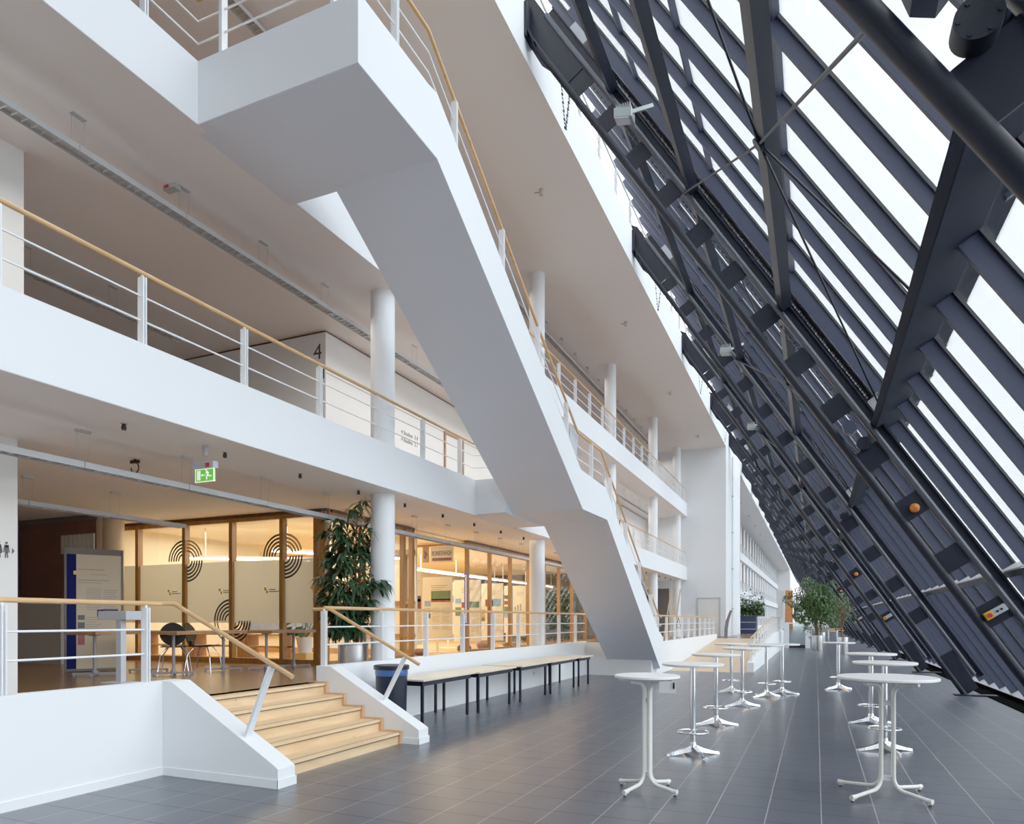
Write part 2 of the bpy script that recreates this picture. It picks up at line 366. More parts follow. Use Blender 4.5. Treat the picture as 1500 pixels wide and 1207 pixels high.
# landings + cantilevered staircase (soffit slab, steps, parapets)
prof = [(5.65, 7.10), (7.21, 7.10), (12.84, 3.76), (14.55, 3.76), (20.1, .22), (20.9, .22), (20.9, .60), (20.6, .75), (14.5, 4.18), (12.84, 4.18), (7.23, 7.6), (5.65, 7.6)]
stp = MB()
stp.prism([(5.66, 7.096), (7.21, 7.096), (12.84, 3.756), (12.84, 4.0), (7.3, 7.35), (5.66, 7.35)], 'x', XI+.0, XS-.1)
stp.prism([(12.84, 3.756), (14.58, 3.756), (20.15, .216), (20.15, .6), (14.5, 4.0), (12.84, 4.0)], 'x', XI+.0, XS-.1)
for a, b in (((5.654, 7.096), (7.21, 7.096)), ((7.21, 7.096), (12.84, 3.756)), ((12.84, 3.756), (14.56, 3.774)), ((14.56, 3.774), (20.12, .216))):
    stp.prism([a, b, (b[0], b[1]+.003), (a[0], a[1]+.003)], 'x', XS-.1, XS-.003)
stp.box(XP+.003, XI, 5.654, 5.768, 7.096, 7.099)
stp.box(XP-.13, XI, 5.77, 7.25, 7.10, 7.35).box(XP-.13, XI, 12.62, 14.6, 3.725, 4.0)
struct('ceiling_stair_soffit', stp, M['soffit'])
tr = MB()
n1 = 20
for k in range(n1):
    y = 7.23 + (12.84-7.23)/n1*k; z = 7.6 - (7.6-4.18)/n1*(k+1); tr.box(XI+.1, XS-.1, y, y+(12.84-7.23)/n1, z-.12, z)
for k in range(n1):
    y = 14.5 + (20.3-14.5)/n1*k; z = 4.18 - (4.18-.75)/n1*(k+1); tr.box(XI+.1, XS-.1, y, y+(20.3-14.5)/n1, z-.12, z)
tr.box(XP-.1, XS-.1, 5.77, 7.25, 7.35, 7.6).box(XP-.1, XS-.1, 12.62, 14.6, 4.0, 4.18)
struct('floor_stair_treads', tr, M['pale'])
pp = [(5.65, 7.10), (7.21, 7.10), (12.84, 3.76), (14.55, 3.78), (20.12, .22), (20.55, .22), (20.55, 1.10), (19.92, 1.30), (14.42, 4.45), (12.72, 4.50), (10.75, 5.73), (9.18, 6.66), (7.2, 7.87), (7.0, 7.84), (5.65, 7.80)]
struct('wall_stair_parapet_outer', MB().prism(pp, 'x', XS-.1, XS), M['white'])
pi_ = [(7.3, 7.10), (12.84, 3.76), (14.55, 3.78), (20.12, .22), (20.55, .22), (20.55, 1.10), (14.66, 4.43), (14.60, 4.0), (12.62, 4.0), (12.62, 4.55), (7.3, 7.82)]
struct('wall_stair_parapet_inner', MB().prism(pi_, 'x', XI, XI+.1), M['soffit'])

# ------------------------------------------------------------------ core block, walls behind the galleries
core = MB().box(-20, X6-.6, CY, CY+.15, 0, 10.62).box(X6-.6, X6, CY, CY+7.5, 0, 10.62).box(-20, X6, CY+7.35, CY+7.5, 0, 10.62)
struct('wall_core', core, M['white'])
struct('wall_core_second', MB().box(-20, X6, 134, 141, 0, 10.62), M['wallw'])
# level four: wall block at the front left, void, block with the 4, long wall
struct('wall_block_left', MB().box(-20, -8.5, 1.0, 5.17, s4, 7.10).box(-20, -8.5, 1.0, 5.1, .75, 3.72), M['wallw'], bevel=.003)
struct('wall_block_four', MB().box(-20, XW, 10.6, CY, s4, 7.05), M['wallw'])
struct('trim_shadow_gap_four', MB().box(-20, XW-.03, 10.63, CY, 7.05, 7.10), M['timberd'])
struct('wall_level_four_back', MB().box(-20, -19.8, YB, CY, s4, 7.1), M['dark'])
struct('wall_level_five_back', MB().box(-20, -12.5, YB, CY, s5, 10.62), M['wallw'])
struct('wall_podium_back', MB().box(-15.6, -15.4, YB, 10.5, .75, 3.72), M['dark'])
struct('trim_wall_line', MB().box(XW, XW+.004, 10.62, CY, 6.28, 6.295), M['inkb'])

# gallery doors on level four, core door
def door(n, x, y0, y1, z0, z1, axis='x'):
    fr = MB()
    if axis == 'x':
        fr.box(x, x+.04, y0-.06, y0, z0, z1+.06).box(x, x+.04, y1, y1+.06, z0, z1+.06).box(x, x+.04, y0, y1, z1, z1+.06)
        p = MB().box(x, x+.015, y0, y1, z0, z1); h = MB().bar((x+.015, y0+.1, z0+1.05), (x+.07, y0+.1, z0+1.05), .02, .02).bar((x+.07, y0+.1, z0+1.05), (x+.07, y0+.22, z0+1.05), .02, .02)
    else:
        fr.box(y0-.06, y0, x-.04, x, z0, z1+.06).box(y1, y1+.06, x-.04, x, z0, z1+.06).box(y0, y1, x-.04, x, z1, z1+.06)
        p = MB().box(y0, y1, x-.015, x, z0, z1); h = MB().bar((y0+.1, x-.015, z0+1.05), (y0+.1, x-.07, z0+1.05), .02, .02).bar((y0+.1, x-.07, z0+1.05), (y0+.22, x-.07, z0+1.05), .02, .02)
    o = struct('door_%d' % n, fr, M['timber'] if axis == 'x' else M['lgrey'])
    sub('door_leaf', p, M['wallw'], o); sub('handle', h, M['alu'], o)
door(1, XW, 15.2, 16.1, s4, 6.25)
for i, y in enumerate((19.5, 23.6, 27.8, 32.0)): door(2+i, XW, y, y+.95, s4, 6.25)
door(6, CY, -5.67, -4.6, .75, 2.73, 'y')

# round columns
k = 0
for nm, z0, z1, ph in (('podium', .75, 3.72, 'standing on the podium under gallery four'), ('four', s4, 7.10, 'standing on gallery four'), ('five', s5, 10.62, 'standing on gallery five')):
    for i in range(6):
        y = 2.77 + 7.05*i if i < 5 else 36.75
        c = MB().lathe([(.2, z0), (.2, z1)], (-6.66, y, 0), 32)
        o = c.build('column', M['white'], smooth=True)
        tag(o, '%s white round column %s' % (near(i+1).capitalize() if False else near(i+1), ph), 'column', 'round columns ' + ph)

# ------------------------------------------------------------------ railings
def posts_run(y0, y1, step=1.385, off=0):
    r = []; y = y0
    while y <= y1 + .01: r.append(y); y += step
    return r
def railing_y(label, x, ys, zc, zb1, zb2, zh, yA, yB, group=None, far=False, extra=None, hm='maple'):
    t = thing('railing', label, 'railing', (x, ys[0], zc), group)
    hp = [(x, yA, zh), (x, yB, zh)] if not extra else extra
    sub('handrail', MB().tube(hp, .024, 10), M[hm], t, smooth=True)
    for z in (zb1, zb2): sub('rail', MB().tube([(x-.0, yA, z), (x, yB, z)], .010, 8), M['rail'], t, smooth=True)
    if far:
        for y in ys: sub('post', MB().box(x-.035, x+.035, y-.012, y+.012, zc, zh-.03), M['rail'], t)
    else:
        for y in ys:
            mb = MB().box(x-.04, x+.04, y-.022, y-.010, zc, zh-.045).box(x-.04, x+.04, y+.010, y+.022, zc, zh-.045).box(x-.010, x+.010, y-.010, y+.010, zh-.10, zh-.015)
            sub('post', mb, M['rail'], t)
    return t
# podium, left of the steps: handrail bends down over the left cheek
yr = 5.29
t = railing_y('white railing with wooden handrail left of the wooden steps', -6.30, [-3.3, -1.9, -.5, .88, 2.27, 3.65, 5.03], .98, 1.27, 1.52, 1.79, YB+.3, 5.08,
              extra=[(-6.30, YB+.3, 1.79), (-6.30, 5.22, 1.79), (-6.20, yr, 1.79), (-4.62, yr, 1.07)])
sub('post', MB().bar((-5.2, yr, .44), (-4.88, yr, 1.16), .03, .075, (0, 1, 0)), M['rail'], t)
yr = 7.92
t = railing_y('white railing with wooden handrail between the steps and the staircase foot', -6.30, [7.85 + 1.385*i for i in range(9)], .98, 1.27, 1.52, 1.79, 7.85, 19.8)
sub('handrail', MB().tube([(-6.55, yr, 1.77), (-6.25, yr, 1.77), (-4.80, yr, 1.03)], .024, 10), M['maple'], t, smooth=True)
sub('post', MB().bar((-5.40, yr, .44), (-5.02, yr, 1.12), .03, .075, (0, 1, 0)), M['rail'], t)
# podium along the ramp
railing_y('white railing with pale handrail on the podium edge above the ramp', -4.36, [20.9+1.385*i for i in range(10)], .95, 1.24, 1.49, 1.75, 19.95, 34.0)
# ramp railings: two handrails
t = thing('railing', 'white double railing sloping along the right low wall of the ramp', 'railing', (-1.85, 22.8, .3))
def zr(y): return .3 + (y-22.6)/11.4*.7 if y < 34 else 1.0
for dz, nm, m_, r_ in ((.75, 'handrail', 'maple', .022), (.5, 'rail', 'rail', .011), (.25, 'rail', 'rail', .011)):
    sub(nm, MB().tube([(-1.85, 22.7, zr(22.7)+dz), (-1.85, 34, 1.0+dz), (-1.85, 44.5, 1.0+dz)], r_, 8), M[m_], t, smooth=True)
for i in range(16):
    y = 22.8 + 1.43*i; sub('post', MB().box(-1.885, -1.815, y-.015, y+.015, zr(y)-.02, zr(y)+.73), M['rail'], t)
# gallery four and five
railing_y('white railing with wooden handrail on gallery four before the staircase landing', -6.32, [-1.92+1.385*i for i in range(11)], 4.43, 4.68, 4.93, 5.17, YB+.3, 12.5)
railing_y('white railing with wooden handrail on gallery four beyond the staircase', -6.32, [14.9+1.385*i for i in range(17)], 4.43, 4.68, 4.93, 5.17, 14.66, CY-.05)
railing_y('white railing with wooden handrail on gallery five at the top left', -6.32, [-1.9+1.385*i for i in range(6)], 7.80, 8.05, 8.30, 8.55, YB+.3, 5.71)
railing_y('white railing with wooden handrail on gallery five beyond the staircase', -6.32, [7.9+1.385*i for i in range(22)], 7.80, 8.05, 8.30, 8.55, 7.4, CY-.05)
railing_y('white railing on the top gallery edge beside the steel girders', X6-.07, [3.6+1.385*i for i in range(60)], 11.55, 11.8, 12.05, 12.3, 2.0, 86, far=True, hm='rail')
# short return rail on the landing of gallery four
t = thing('railing', 'short white railing return beside the middle landing', 'railing', (-5.95, 12.56, 4.43))
sub('handrail', MB().tube([(-6.32, 12.5, 5.17), (-6.2, 12.56, 5.17), (-5.62, 12.56, 5.17)], .022, 10), M['maple'], t, smooth=True)
for z in (4.68, 4.93): sub('rail', MB().tube([(-6.32, 12.5, z), (-6.2, 12.56, z), (-5.62, 12.56, z)], .010, 8), M['rail'], t, smooth=True)
# landing of gallery five
t = thing('railing', 'white railing across the front of the top staircase landing', 'railing', (-5.2, 5.71, 7.8))
sub('handrail', MB().tube([(-6.32, 5.71, 8.55), (-4.2, 5.71, 8.55)], .024, 10), M['maple'], t, smooth=True)
for z in (8.05, 8.30): sub('rail', MB().tube([(-6.32, 5.71, z), (-4.2, 5.71, z)], .010, 8), M['rail'], t, smooth=True)
for x in (-5.95, -4.45): sub('post', MB().box(x-.022, x+.022, 5.67, 5.75, 7.8, 8.52), M['rail'], t)
# staircase railing on the outer parapet
t = thing('railing', 'white railing with wooden handrail following the big suspended staircase', 'railing', (XS-.05, 5.7, 7.8))
hr = [(5.71, 8.55), (7.09, 8.55), (9.17, 7.29), (10.58, 6.43), (12.69, 5.20), (14.25, 5.20), (20.06, 1.78), (20.5, 1.7)]
sub('handrail', MB().tube([(XS-.05, a, b) for a, b in hr], .024, 10), M['maple'], t, smooth=True)
for dz in (.26, .50): sub('rail', MB().tube([(XS-.05, a, b-dz) for a, b in hr], .010, 8), M['rail'], t, smooth=True)
def zh(y):
    for (a, za), (b, zb) in zip(hr, hr[1:]):
        if a <= y <= b: return za + (zb-za)*(y-a)/(b-a)
for y in (6.38, 7.73, 9.17, 10.58, 12.0, 13.53, 14.95, 16.35, 17.75, 19.1):
    z = zh(y); sub('post', MB().box(XS-.09, XS-.01, y-.02, y-.008, z-.74, z-.02).box(XS-.09, XS-.01, y+.008, y+.02, z-.74, z-.02), M['rail'], t)

# grey information box on gallery four behind the staircase rail
o = MB().prism([(12.40, 4.72), (12.75, 4.55), (12.95, 5.22), (12.46, 5.30)], 'x', XS-.14, XS-.12).build('information_box', M['lgrey'], bevel=.006)
tag(o, 'grey metal panel fixed to the staircase railing at the middle landing', 'panel')

# ------------------------------------------------------------------ slanted glass facade
def bay_lower(y0):
    mb = MB()
    for k in range(7):
        y = y0 + .50 + 1.017*k
        fbox(mb, -.28, 4.70, .66, .80, y-.025, y+.025)
    fbox(mb, -.42, -.31, .64, .83, y0+.06, y0+BAY-.06)
    return mb
def lower_bay_objects(k):
    y0 = G0 + BAY*k
    fr = bay_lower(y0).build('window_%d' % (2*k+101), M['mull']); fr['kind'] = 'structure'
    g = MB(); fbox(g, -.3, 4.72, .825, .835, y0, y0+BAY); sub('glass_pane', g, M['glass'], fr)
    q = MB(); 
    for j in range(7):
        y = y0 + .50 + 1.017*j
        fbox(q, -.3, 4.72, .80, .824, y-.055, y+.055)
    sub('gasket', q, M['gasket'], fr)
    q = MB(); fbox(q, 2.19, 2.27, .57, .59, y0, y0+BAY); sub('sill_front', q, M['steel'], fr)
    q = MB(); fbox(q, 2.27, 2.285, .60, .82, y0, y0+BAY); sub('sill', q, M['lgrey'], fr)
    q = MB(); fbox(q, -.44, -.29, .60, .62, y0, y0+BAY); sub('base_front', q, M['pitch'], fr)
    q = MB(); fbox(q, -.30, -.288, .63, .82, y0, y0+BAY); sub('bottom_rail', q, M['lgrey'], fr)
    return fr
def upper_bay_objects(k):
    y0 = G0 + BAY*k
    mb = MB()
    for j in range(7):
        y = y0 + .50 + 1.017*j
        fbox(mb, 4.75, 16.6, 1.05, 1.17, y-.025, y+.025)
    for s_ in (7.8, 10.1, 12.4, 14.7): fbox(mb, s_-.03, s_+.03, 1.13, 1.20, y0, y0+BAY)
    fr = mb.build('window_%d' % (2*k+102), M['mull']); fr['kind'] = 'structure'
    g = MB(); fbox(g, 4.8, 16.7, 1.20, 1.21, y0, y0+BAY); sub('glass_pane', g, M['glass'], fr)
    q = MB()
    for j in range(7):
        y = y0 + .50 + 1.017*j
        fbox(q, 4.78, 16.6, 1.17, 1.199, y-.055, y+.055)
    sub('gasket', q, M['gasket'], fr)
    return fr
pl = lower_bay_objects(0); pu = upper_bay_objects(0)
idx = 1
for base, off in ((pl, 101), (pu, 102)):
    for k in range(-2, 26):
        if k == 0: continue
        c = base.copy(); C.objects.link(c); c.name = 'window_%d' % (2*k + off + 10); c.location.y = BAY*k
        for ch in list(base.children):
            g = ch.copy(); C.objects.link(g); g.parent = c
L0 = G0 - 2*BAY
LE = YEND
q = MB(); fbox(q, 4.68, 4.79, .42, .835, L0, LE); fbox(q, 4.79, 4.82, .7, 1.21, L0, LE)
o = q.build('facade_beam', M['beamm'], bevel=.006); tag(o, 'broad dark steel beam along the top of the lower glass panels', 'beam')
q = MB().prism([(3.30, -.3), (3.30, .02), (3.62, .02), (3.72, .06), (3.95, .06), (3.95, -.3)], 'y', L0, LE)
struct('trim_facade_base', q, M['pitch'])
for s_, nm in ((6.85, 'lowest'), (9.15, 'middle'), (11.35, 'highest')):
    t = thing('purlin', '%s of the three dark purlins crossing the upper sloping glass' % nm, 'purlin', FP(s_, .45, L0), 'dark steel purlins')
    q = MB(); fbox(q, s_-.07, s_+.07, .41, .425, L0, LE); fbox(q, s_-.07, s_+.07, .535, .55, L0, LE); fbox(q, s_-.012, s_+.012, .425, .535, L0, LE)
    fbox(q, s_-.075, s_-.06, .41, .55, L0, LE)
    sub('flange', q, M['steel'], t)

# ladder girders
def girder(yg):
    t = thing('girder', '', 'girder', FP(0, 0, yg), 'slanted ladder girders of the glass wall')
    sub('tube', MB().tube([FP(-.02, 0, yg), FP(13.3, 0, yg)], .056, 14), M['steel'], t, smooth=True)
    sub('chord', MB().tube([FP(.3, .385, yg), FP(13.2, .385, yg)], .05, 12), M['chord'], t, smooth=True)
    q = MB(); fbox(q, .2, 13.2, .40, .52, yg-.012, yg+.012); fbox(q, .2, 13.2, .51, .53, yg-.05, yg+.05); sub('web', q, M['steel'], t)
    q = MB(); q.prism([(a, b) for a, b in [(FP(.0, -.03, 0)[0], FP(.0, -.03, 0)[2]), (FP(.02, .30, 0)[0], FP(0.02, .30, 0)[2]), (FP(.95, .34, 0)[0], FP(.95, .34, 0)[2]), (FP(.95, .03, 0)[0], FP(.95, .03, 0)[2])]], 'y', yg-.01, yg+.01)
    q.box(2.72, 3.5, yg-.12, yg+.12, .0, .03)
    sub('foot_plate', q, M['steel'], t)
    for i in range(13):
        s_ = 1.92 + .826*i; q = MB(); fbox(q, s_-.15, s_+.15, .045, .345, yg-.008, yg+.008); sub('batten', q, M['steel'], t)
    q = MB(); y0, y1 = yg+.06, yg+.62
    fbox(q, 5.1, 13.0, .74, .76, y0, y1); sub('chain_channel', q, M['blacks'], t)
    for a_, b_ in ((y0-.03, y0), (y1, y1+.03)):
        q = MB(); fbox(q, 5.1, 13.0, .66, .76, a_, b_); sub('channel_flange', q, M['mull'], t)
    for yy in (y0+.07, y1-.07):
        q = MB()
        for i in range(150):
            s_ = 5.2 + .052*i; fbox(q, s_, s_+.034, .68, .70, yy-(.026 if i % 2 else .012), yy+(.026 if i % 2 else .012))
        sub('chain', q, M['alu'], t)
    q = MB()
    for i in range(140):
        s_ = 4.9 + .052*i; fbox(q, s_, s_+.034, .29-(.014 if i % 2 else .006), .29+(.014 if i % 2 else .006), yg+.02, yg+.045)
    sub('chain', q, M['blacks'], t)
    q = MB(); c = FP(5.0, .66, yg+.42)
    q.obox(c, (SD, ND, YD), (.10, .06, .22)); q.obox(FP(4.90, .66, yg+.42), (SD, ND, YD), (.05, .055, .15))
    sub('end_cap', q, M['lgrey'], t)
    q = MB(); hx = [(.11*cos(k*PI/3+.3), .085*sin(k*PI/3+.3)) for k in range(6)]; c0 = FP(4.88, .17, yg-.1)
    q.add([c0+Vector(SD)*a_+Vector(ND)*b_+Vector((0, d_, 0)) for d_ in (-.06, .10) for a_, b_ in hx], [(0,1,2,3,4,5), (11,10,9,8,7,6)]+[(k, (k+1) % 6, (k+1) % 6+6, k+6) for k in range(6)])
    sub('gear_box', q, M['mull'], t)
    q = MB(); c0 = FP(4.60, .19, yg-.06); q.tube([c0-Vector((0,.05,0)), c0+Vector((0,.05,0))], .088, 28)
    for k in range(6): a = c0+Vector((0,-.055,0))+(Vector(SD)*cos(k*PI/3)+Vector(ND)*sin(k*PI/3))*.07; q.tube([a, a+Vector((0,.02,0))], .010, 8)
    sub('drive_disc', q, M['steel'], t, smooth=True)
    q = MB()
    a = FP(4.78, .46, yg+.3); dn = Vector(ND)
    q.tube([a, a + dn*.14], .14, 20)
    for j in range(6):
        b = a - dn*.012 + (Vector(SD)*cos(j*PI/3) + Vector(YD)*sin(j*PI/3))*.115; q.tube([b, b+dn*.03], .014, 8)
    sub('pulley', q, M['steel'], t, smooth=True)
    # head gusset, motor, hanging chain
    q = MB(); P_ = [FP(12.0, .05, 0), FP(12.0, .36, 0), FP(13.6, .40, 0), FP(14.0, .2, 0), FP(13.3, -.05, 0), FP(12.6, -.10, 0)]
    q.prism([(p.x, p.z) for p in P_], 'y', yg-.015, yg+.015)
    q.box(X6, X6+.05, yg-.16, yg+.16, 10.95, 11.5); q.bar((X6+.02, yg, 11.15), FP(12.9, .0, yg), .03, .30, (0, 1, 0))
    sub('head_bracket', q, M['steel'], t)
    q = MB(); fbox(q, 12.35, 12.75, .42, .66, yg+.03, yg+.40); fbox(q, 12.42, 12.68, .34, .42, yg+.08, yg+.34)
    q.tube([FP(12.5, .5, yg+.4), FP(12.5, .5, yg+.62)], .09, 14); sub('motor', q, M['lgrey'], t, smooth=True)
    q = MB(); p0 = FP(12.6, .2, yg+.12); p1 = FP(12.2, .2, yg+.12); lo_ = min(p0.z, p1.z) - .9
    for i in range(18):
        for pp_ in (p0, p1):
            z = pp_.z - (pp_.z-lo_)*i/18; x = pp_.x*(1-i/18) + (p0.x+p1.x)/2*(i/18)
            q.box(x-.012, x+.012, yg+.10, yg+.14, z-.03, z) if i % 2 else q.box(x-.005, x+.005, yg+.095, yg+.145, z-.03, z)
    sub('hanging_chain', q, M['blacks'], t)
    return t
g0 = girder(G0); parts = list(g0.children)
g0['label'] = 'thick dark steel tube girder crossing the top right corner'
for k in range(-1, 26):
    if k == 0: continue
    r = g0.copy(); C.objects.link(r); r.location = FP(0, 0, G0+BAY*k)
    r['label'] = ('%s slanted dark ladder girder along the sloping glass wall' % near(k+1)) if k > 0 else 'slanted dark ladder girder beside the camera'
    for ch in parts:
        if k > 14 and ch.name.startswith(('chain', 'hanging', 'pulley', 'end_cap', 'motor', 'gear', 'drive', 'channel')): continue
        c = ch.copy(); C.objects.link(c); c.parent = r

# cross bracing rods in each of the first bays
for k in range(0, 6):
    yg = G0 + BAY*k
    N = FP(6.85, .40, yg+BAY*.48)
    t = thing('bracing_rods', 'crossed thin steel tie rods in the %s bay of the sloping wall' % near(k+1), 'tie rods', N, 'crossed tie rods of the glass wall')
    for p in (FP(4.95, .0, yg), FP(9.2, .35, yg+BAY), FP(4.85, .60, yg+BAY*.99), FP(8.9, .55, yg+.1), FP(4.85, .75, yg+BAY*.56)):
        sub('rod', MB().tube([N, p], .013, 8), M['steel'], t, smooth=True)
    sub('node_plate', MB().tube([N-Vector(ND)*.03, N+Vector(ND)*.01], .07, 14), M['steel'], t)

# orange lamps, control boxes, floodlights on the girders
for i, (k, s_) in enumerate(((1, 3.53), (3, 3.53), (5, 3.53))):
    yg = G0+BAY*k; c = FP(s_, .20, yg-.03)
    t = thing('warning_lamp', 'round orange warning lamp on the %s ladder girder' % near(k+1), 'lamp', c, 'orange warning lamps')
    sub('lamp_base', MB().lathe([(.05, -.02), (.05, .02)], (c.x, c.y, c.z), 16, 'y'), M['black'], t, smooth=True)
    sub('lens', MB().lathe([(.055, -.02), (.06, -.05), (.045, -.09), (.015, -.105)], (c.x, c.y, c.z), 20, 'y'), M['orange'], t, smooth=True)
for i, k in enumerate((1, 3, 5)):
    yg = G0+BAY*k; c = FP(1.92, .20, yg-.045)
    t = thing('control_box', 'yellow and grey switch box on the %s ladder girder' % near(k+1), 'switch box', c, 'switch boxes on the girders')
    q = MB(); q.obox(FP(1.92, .245, yg-.045), (SD, ND, YD), (.045, .085, .035)); sub('housing', q, M['lgrey'], t, bevel=.004)
    q = MB(); q.obox(FP(1.92, .12, yg-.045), (SD, ND, YD), (.047, .045, .038)); sub('cover', q, M['yellow'], t, bevel=.004)
    q = MB(); a = FP(1.92, .12, yg-.08); q.tube([a, a+Vector((0, -.035, 0))], .028, 16); sub('stop_button', q, M['red'], t, smooth=True)
    q = MB(); 
    for dn_ in (.22, .27): a = FP(1.92, dn_, yg-.08); q.tube([a, a+Vector((0, -.012, 0))], .014, 12)
    sub('button', q, M['black'], t, smooth=True)
def floodlight(c, label):
    t = thing('floodlight', label, 'lamp', c, 'grey floodlights on the purlins'); c = Vector(c)
    sub('housing', MB().obox(c, ((1,.3,0), (0,1,0), (0,0,1)), (.13, .10, .07)), M['flood'], t, bevel=.01)
    q = MB()
    for i in range(7): q.box(c.x-.11+.033*i, c.x-.10+.033*i, c.y-.07, c.y+.09, c.z+.07, c.z+.15)
    sub('cooling_fin', q, M['flood'], t)
    sub('arm', MB().bar(c+Vector((.1, 0, .03)), c+Vector((.36, .25, .22)), .04, .05), M['flood'], t)
    sub('lens', MB().obox(c+Vector((-.02,-.02,-.075)), ((1,.3,0), (0,1,0), (0,0,1)), (.10, .08, .006)), M['lgrey'], t)
floodlight(FP(10.55, .30, 10.0), 'grey floodlight on the upper purlin near the top of the picture')
floodlight(FP(9.3, .25, 17.0), 'small grey floodlight on the second ladder girder bay')
floodlight(FP(9.3, .25, 24.0), 'smallest grey floodlight further down the glass wall')

# bare trees beyond the glass
def outtree(x, y, h, label):
    t = thing('tree', label, 'tree', (x, y, -.2), 'trees outside the glass wall')
    rnd = random.Random(int(x*7+y)); q = MB()
    q.tube([(x, y, -.2), (x+.1, y, h*.5), (x, y+.1, h)], [.14, .09, .02], 8); lf = MB()
    for i in range(46):
        z = h*(.3+.7*rnd.random()); a = rnd.random()*6.28; l = (h-z)*.4+.7
        p = Vector((x+.03, y, z)); e = p+Vector((cos(a)*l, sin(a)*l, l*.7)); q.tube([p, (p+e)/2+Vector((0,0,.12)), e], [.03, .02, .006], 5)
        for j in range(14):
            c = p.lerp(e, .4+.6*rnd.random())+Vector((rnd.gauss(0,.2), rnd.gauss(0,.2), rnd.gauss(0,.2)))
            d = Vector((rnd.gauss(0,1), rnd.gauss(0,1), rnd.gauss(0,1))).normalized()*.07; u = d.cross(Vector((.3,.2,1))).normalized()*.035
            lf.quad(c-d, c+u, c+d, c-u)
    sub('trunk', q, M['bark'], t); sub('foliage', lf, M['leaf'], t)
outtree(8.5, 9.5, 4.2, 'thin tree outside behind the lower right glass'); outtree(9.5, 13.5, 5.0, 'taller tree outside beside the lawn'); outtree(11.5, 18, 5.5, 'tree outside further along the lawn')

# ------------------------------------------------------------------ bistro tables
def chrome_table(name_label, x, y, rz=0.):
    t = thing('bistro_table', name_label, 'table', (0,0,0), 'tall chrome bistro tables')
    sub('tabletop', MB().lathe([(.0, 1.068), (.34, 1.068), (.36, 1.075), (.362, 1.092), (.355, 1.10), (.0, 1.10)], n=48), M['ttop'], t, smooth=True)
    sub('mounting_plate', MB().lathe([(.09, 1.052), (.11, 1.068)], n=24), M['black'], t)
    sub('column', MB().lathe([(.034, .10), (.034, 1.055)], n=24), M['chrome'], t, smooth=True)
    ring = [(.185*cos(a*PI/18), .185*sin(a*PI/18), .28) for a in range(37)]
    q = MB().tube(ring, .011, 8, False)
    for a in (.8, .8+PI): q.tube([(.03*cos(a), .03*sin(a), .28), (.185*cos(a), .185*sin(a), .28)], .008, 6)
    q.lathe([(.042, .262), (.042, .298)], n=20)
    sub('foot_ring', q, M['chrome'], t, smooth=True)
    q = MB().lathe([(.06, .03), (.062, .07), (.045, .12), (.036, .16)], n=20)
    sub('hub', q, M['chrome'], t, smooth=True)
    for j in range(4):
        a = j*PI/2; d = Vector((cos(a), sin(a), 0)); u = Vector((-sin(a), cos(a), 0)); vs = []
        for r, w_, zt, zb in ((.02, .045, .13, .05), (.12, .034, .085, .035), (.24, .024, .048, .014), (.335, .020, .03, .0), (.35, .012, .022, .0)):
            vs += [d*r+u*w_+Vector((0,0,zb)), d*r+u*w_*.75+Vector((0,0,zt)), d*r-u*w_*.75+Vector((0,0,zt)), d*r-u*w_+Vector((0,0,zb))]
        fs = [(4*i+k, 4*i+(k+1) % 4, 4*i+4+(k+1) % 4, 4*i+4+k) for i in range(4) for k in range(4)] + [(0,1,2,3), (19,18,17,16)]
        sub('leg', MB().add(vs, fs), M['chrome'], t, smooth=True)
    return t
spots = [(-1.35, 8.50, 'chrome bistro table right behind the white twin-tube one, left row', .62), (-1.40, 11.0, 'second chrome bistro table of the left row', .5),
         (-1.26, 13.62, 'third chrome bistro table of the left row', .55), (-1.72, 16.07, 'leftmost chrome bistro table in front of the ramp', .3),
         (-.95, 15.51, 'chrome bistro table in front of the ramp wall end', .75), (-.67, 16.22, 'rightmost chrome bistro table of the left row', .25),
         (.48, 17.86, 'farthest chrome bistro table standing alone on the right', .6), (.79, 12.19, 'middle chrome bistro table of the right row', .35),
         (.78, 9.72, 'chrome bistro table directly behind the nearest right table', .42)]
ct = chrome_table(spots[0][2], 0, 0)
base_tabs = [ct] + [dup(ct, (0,0,0)) for _ in spots[1:]]
for o, (x, y, l, rz) in zip(base_tabs, spots): o.location = (x, y, 0); o['label'] = l; o.rotation_euler = (0, 0, rz)
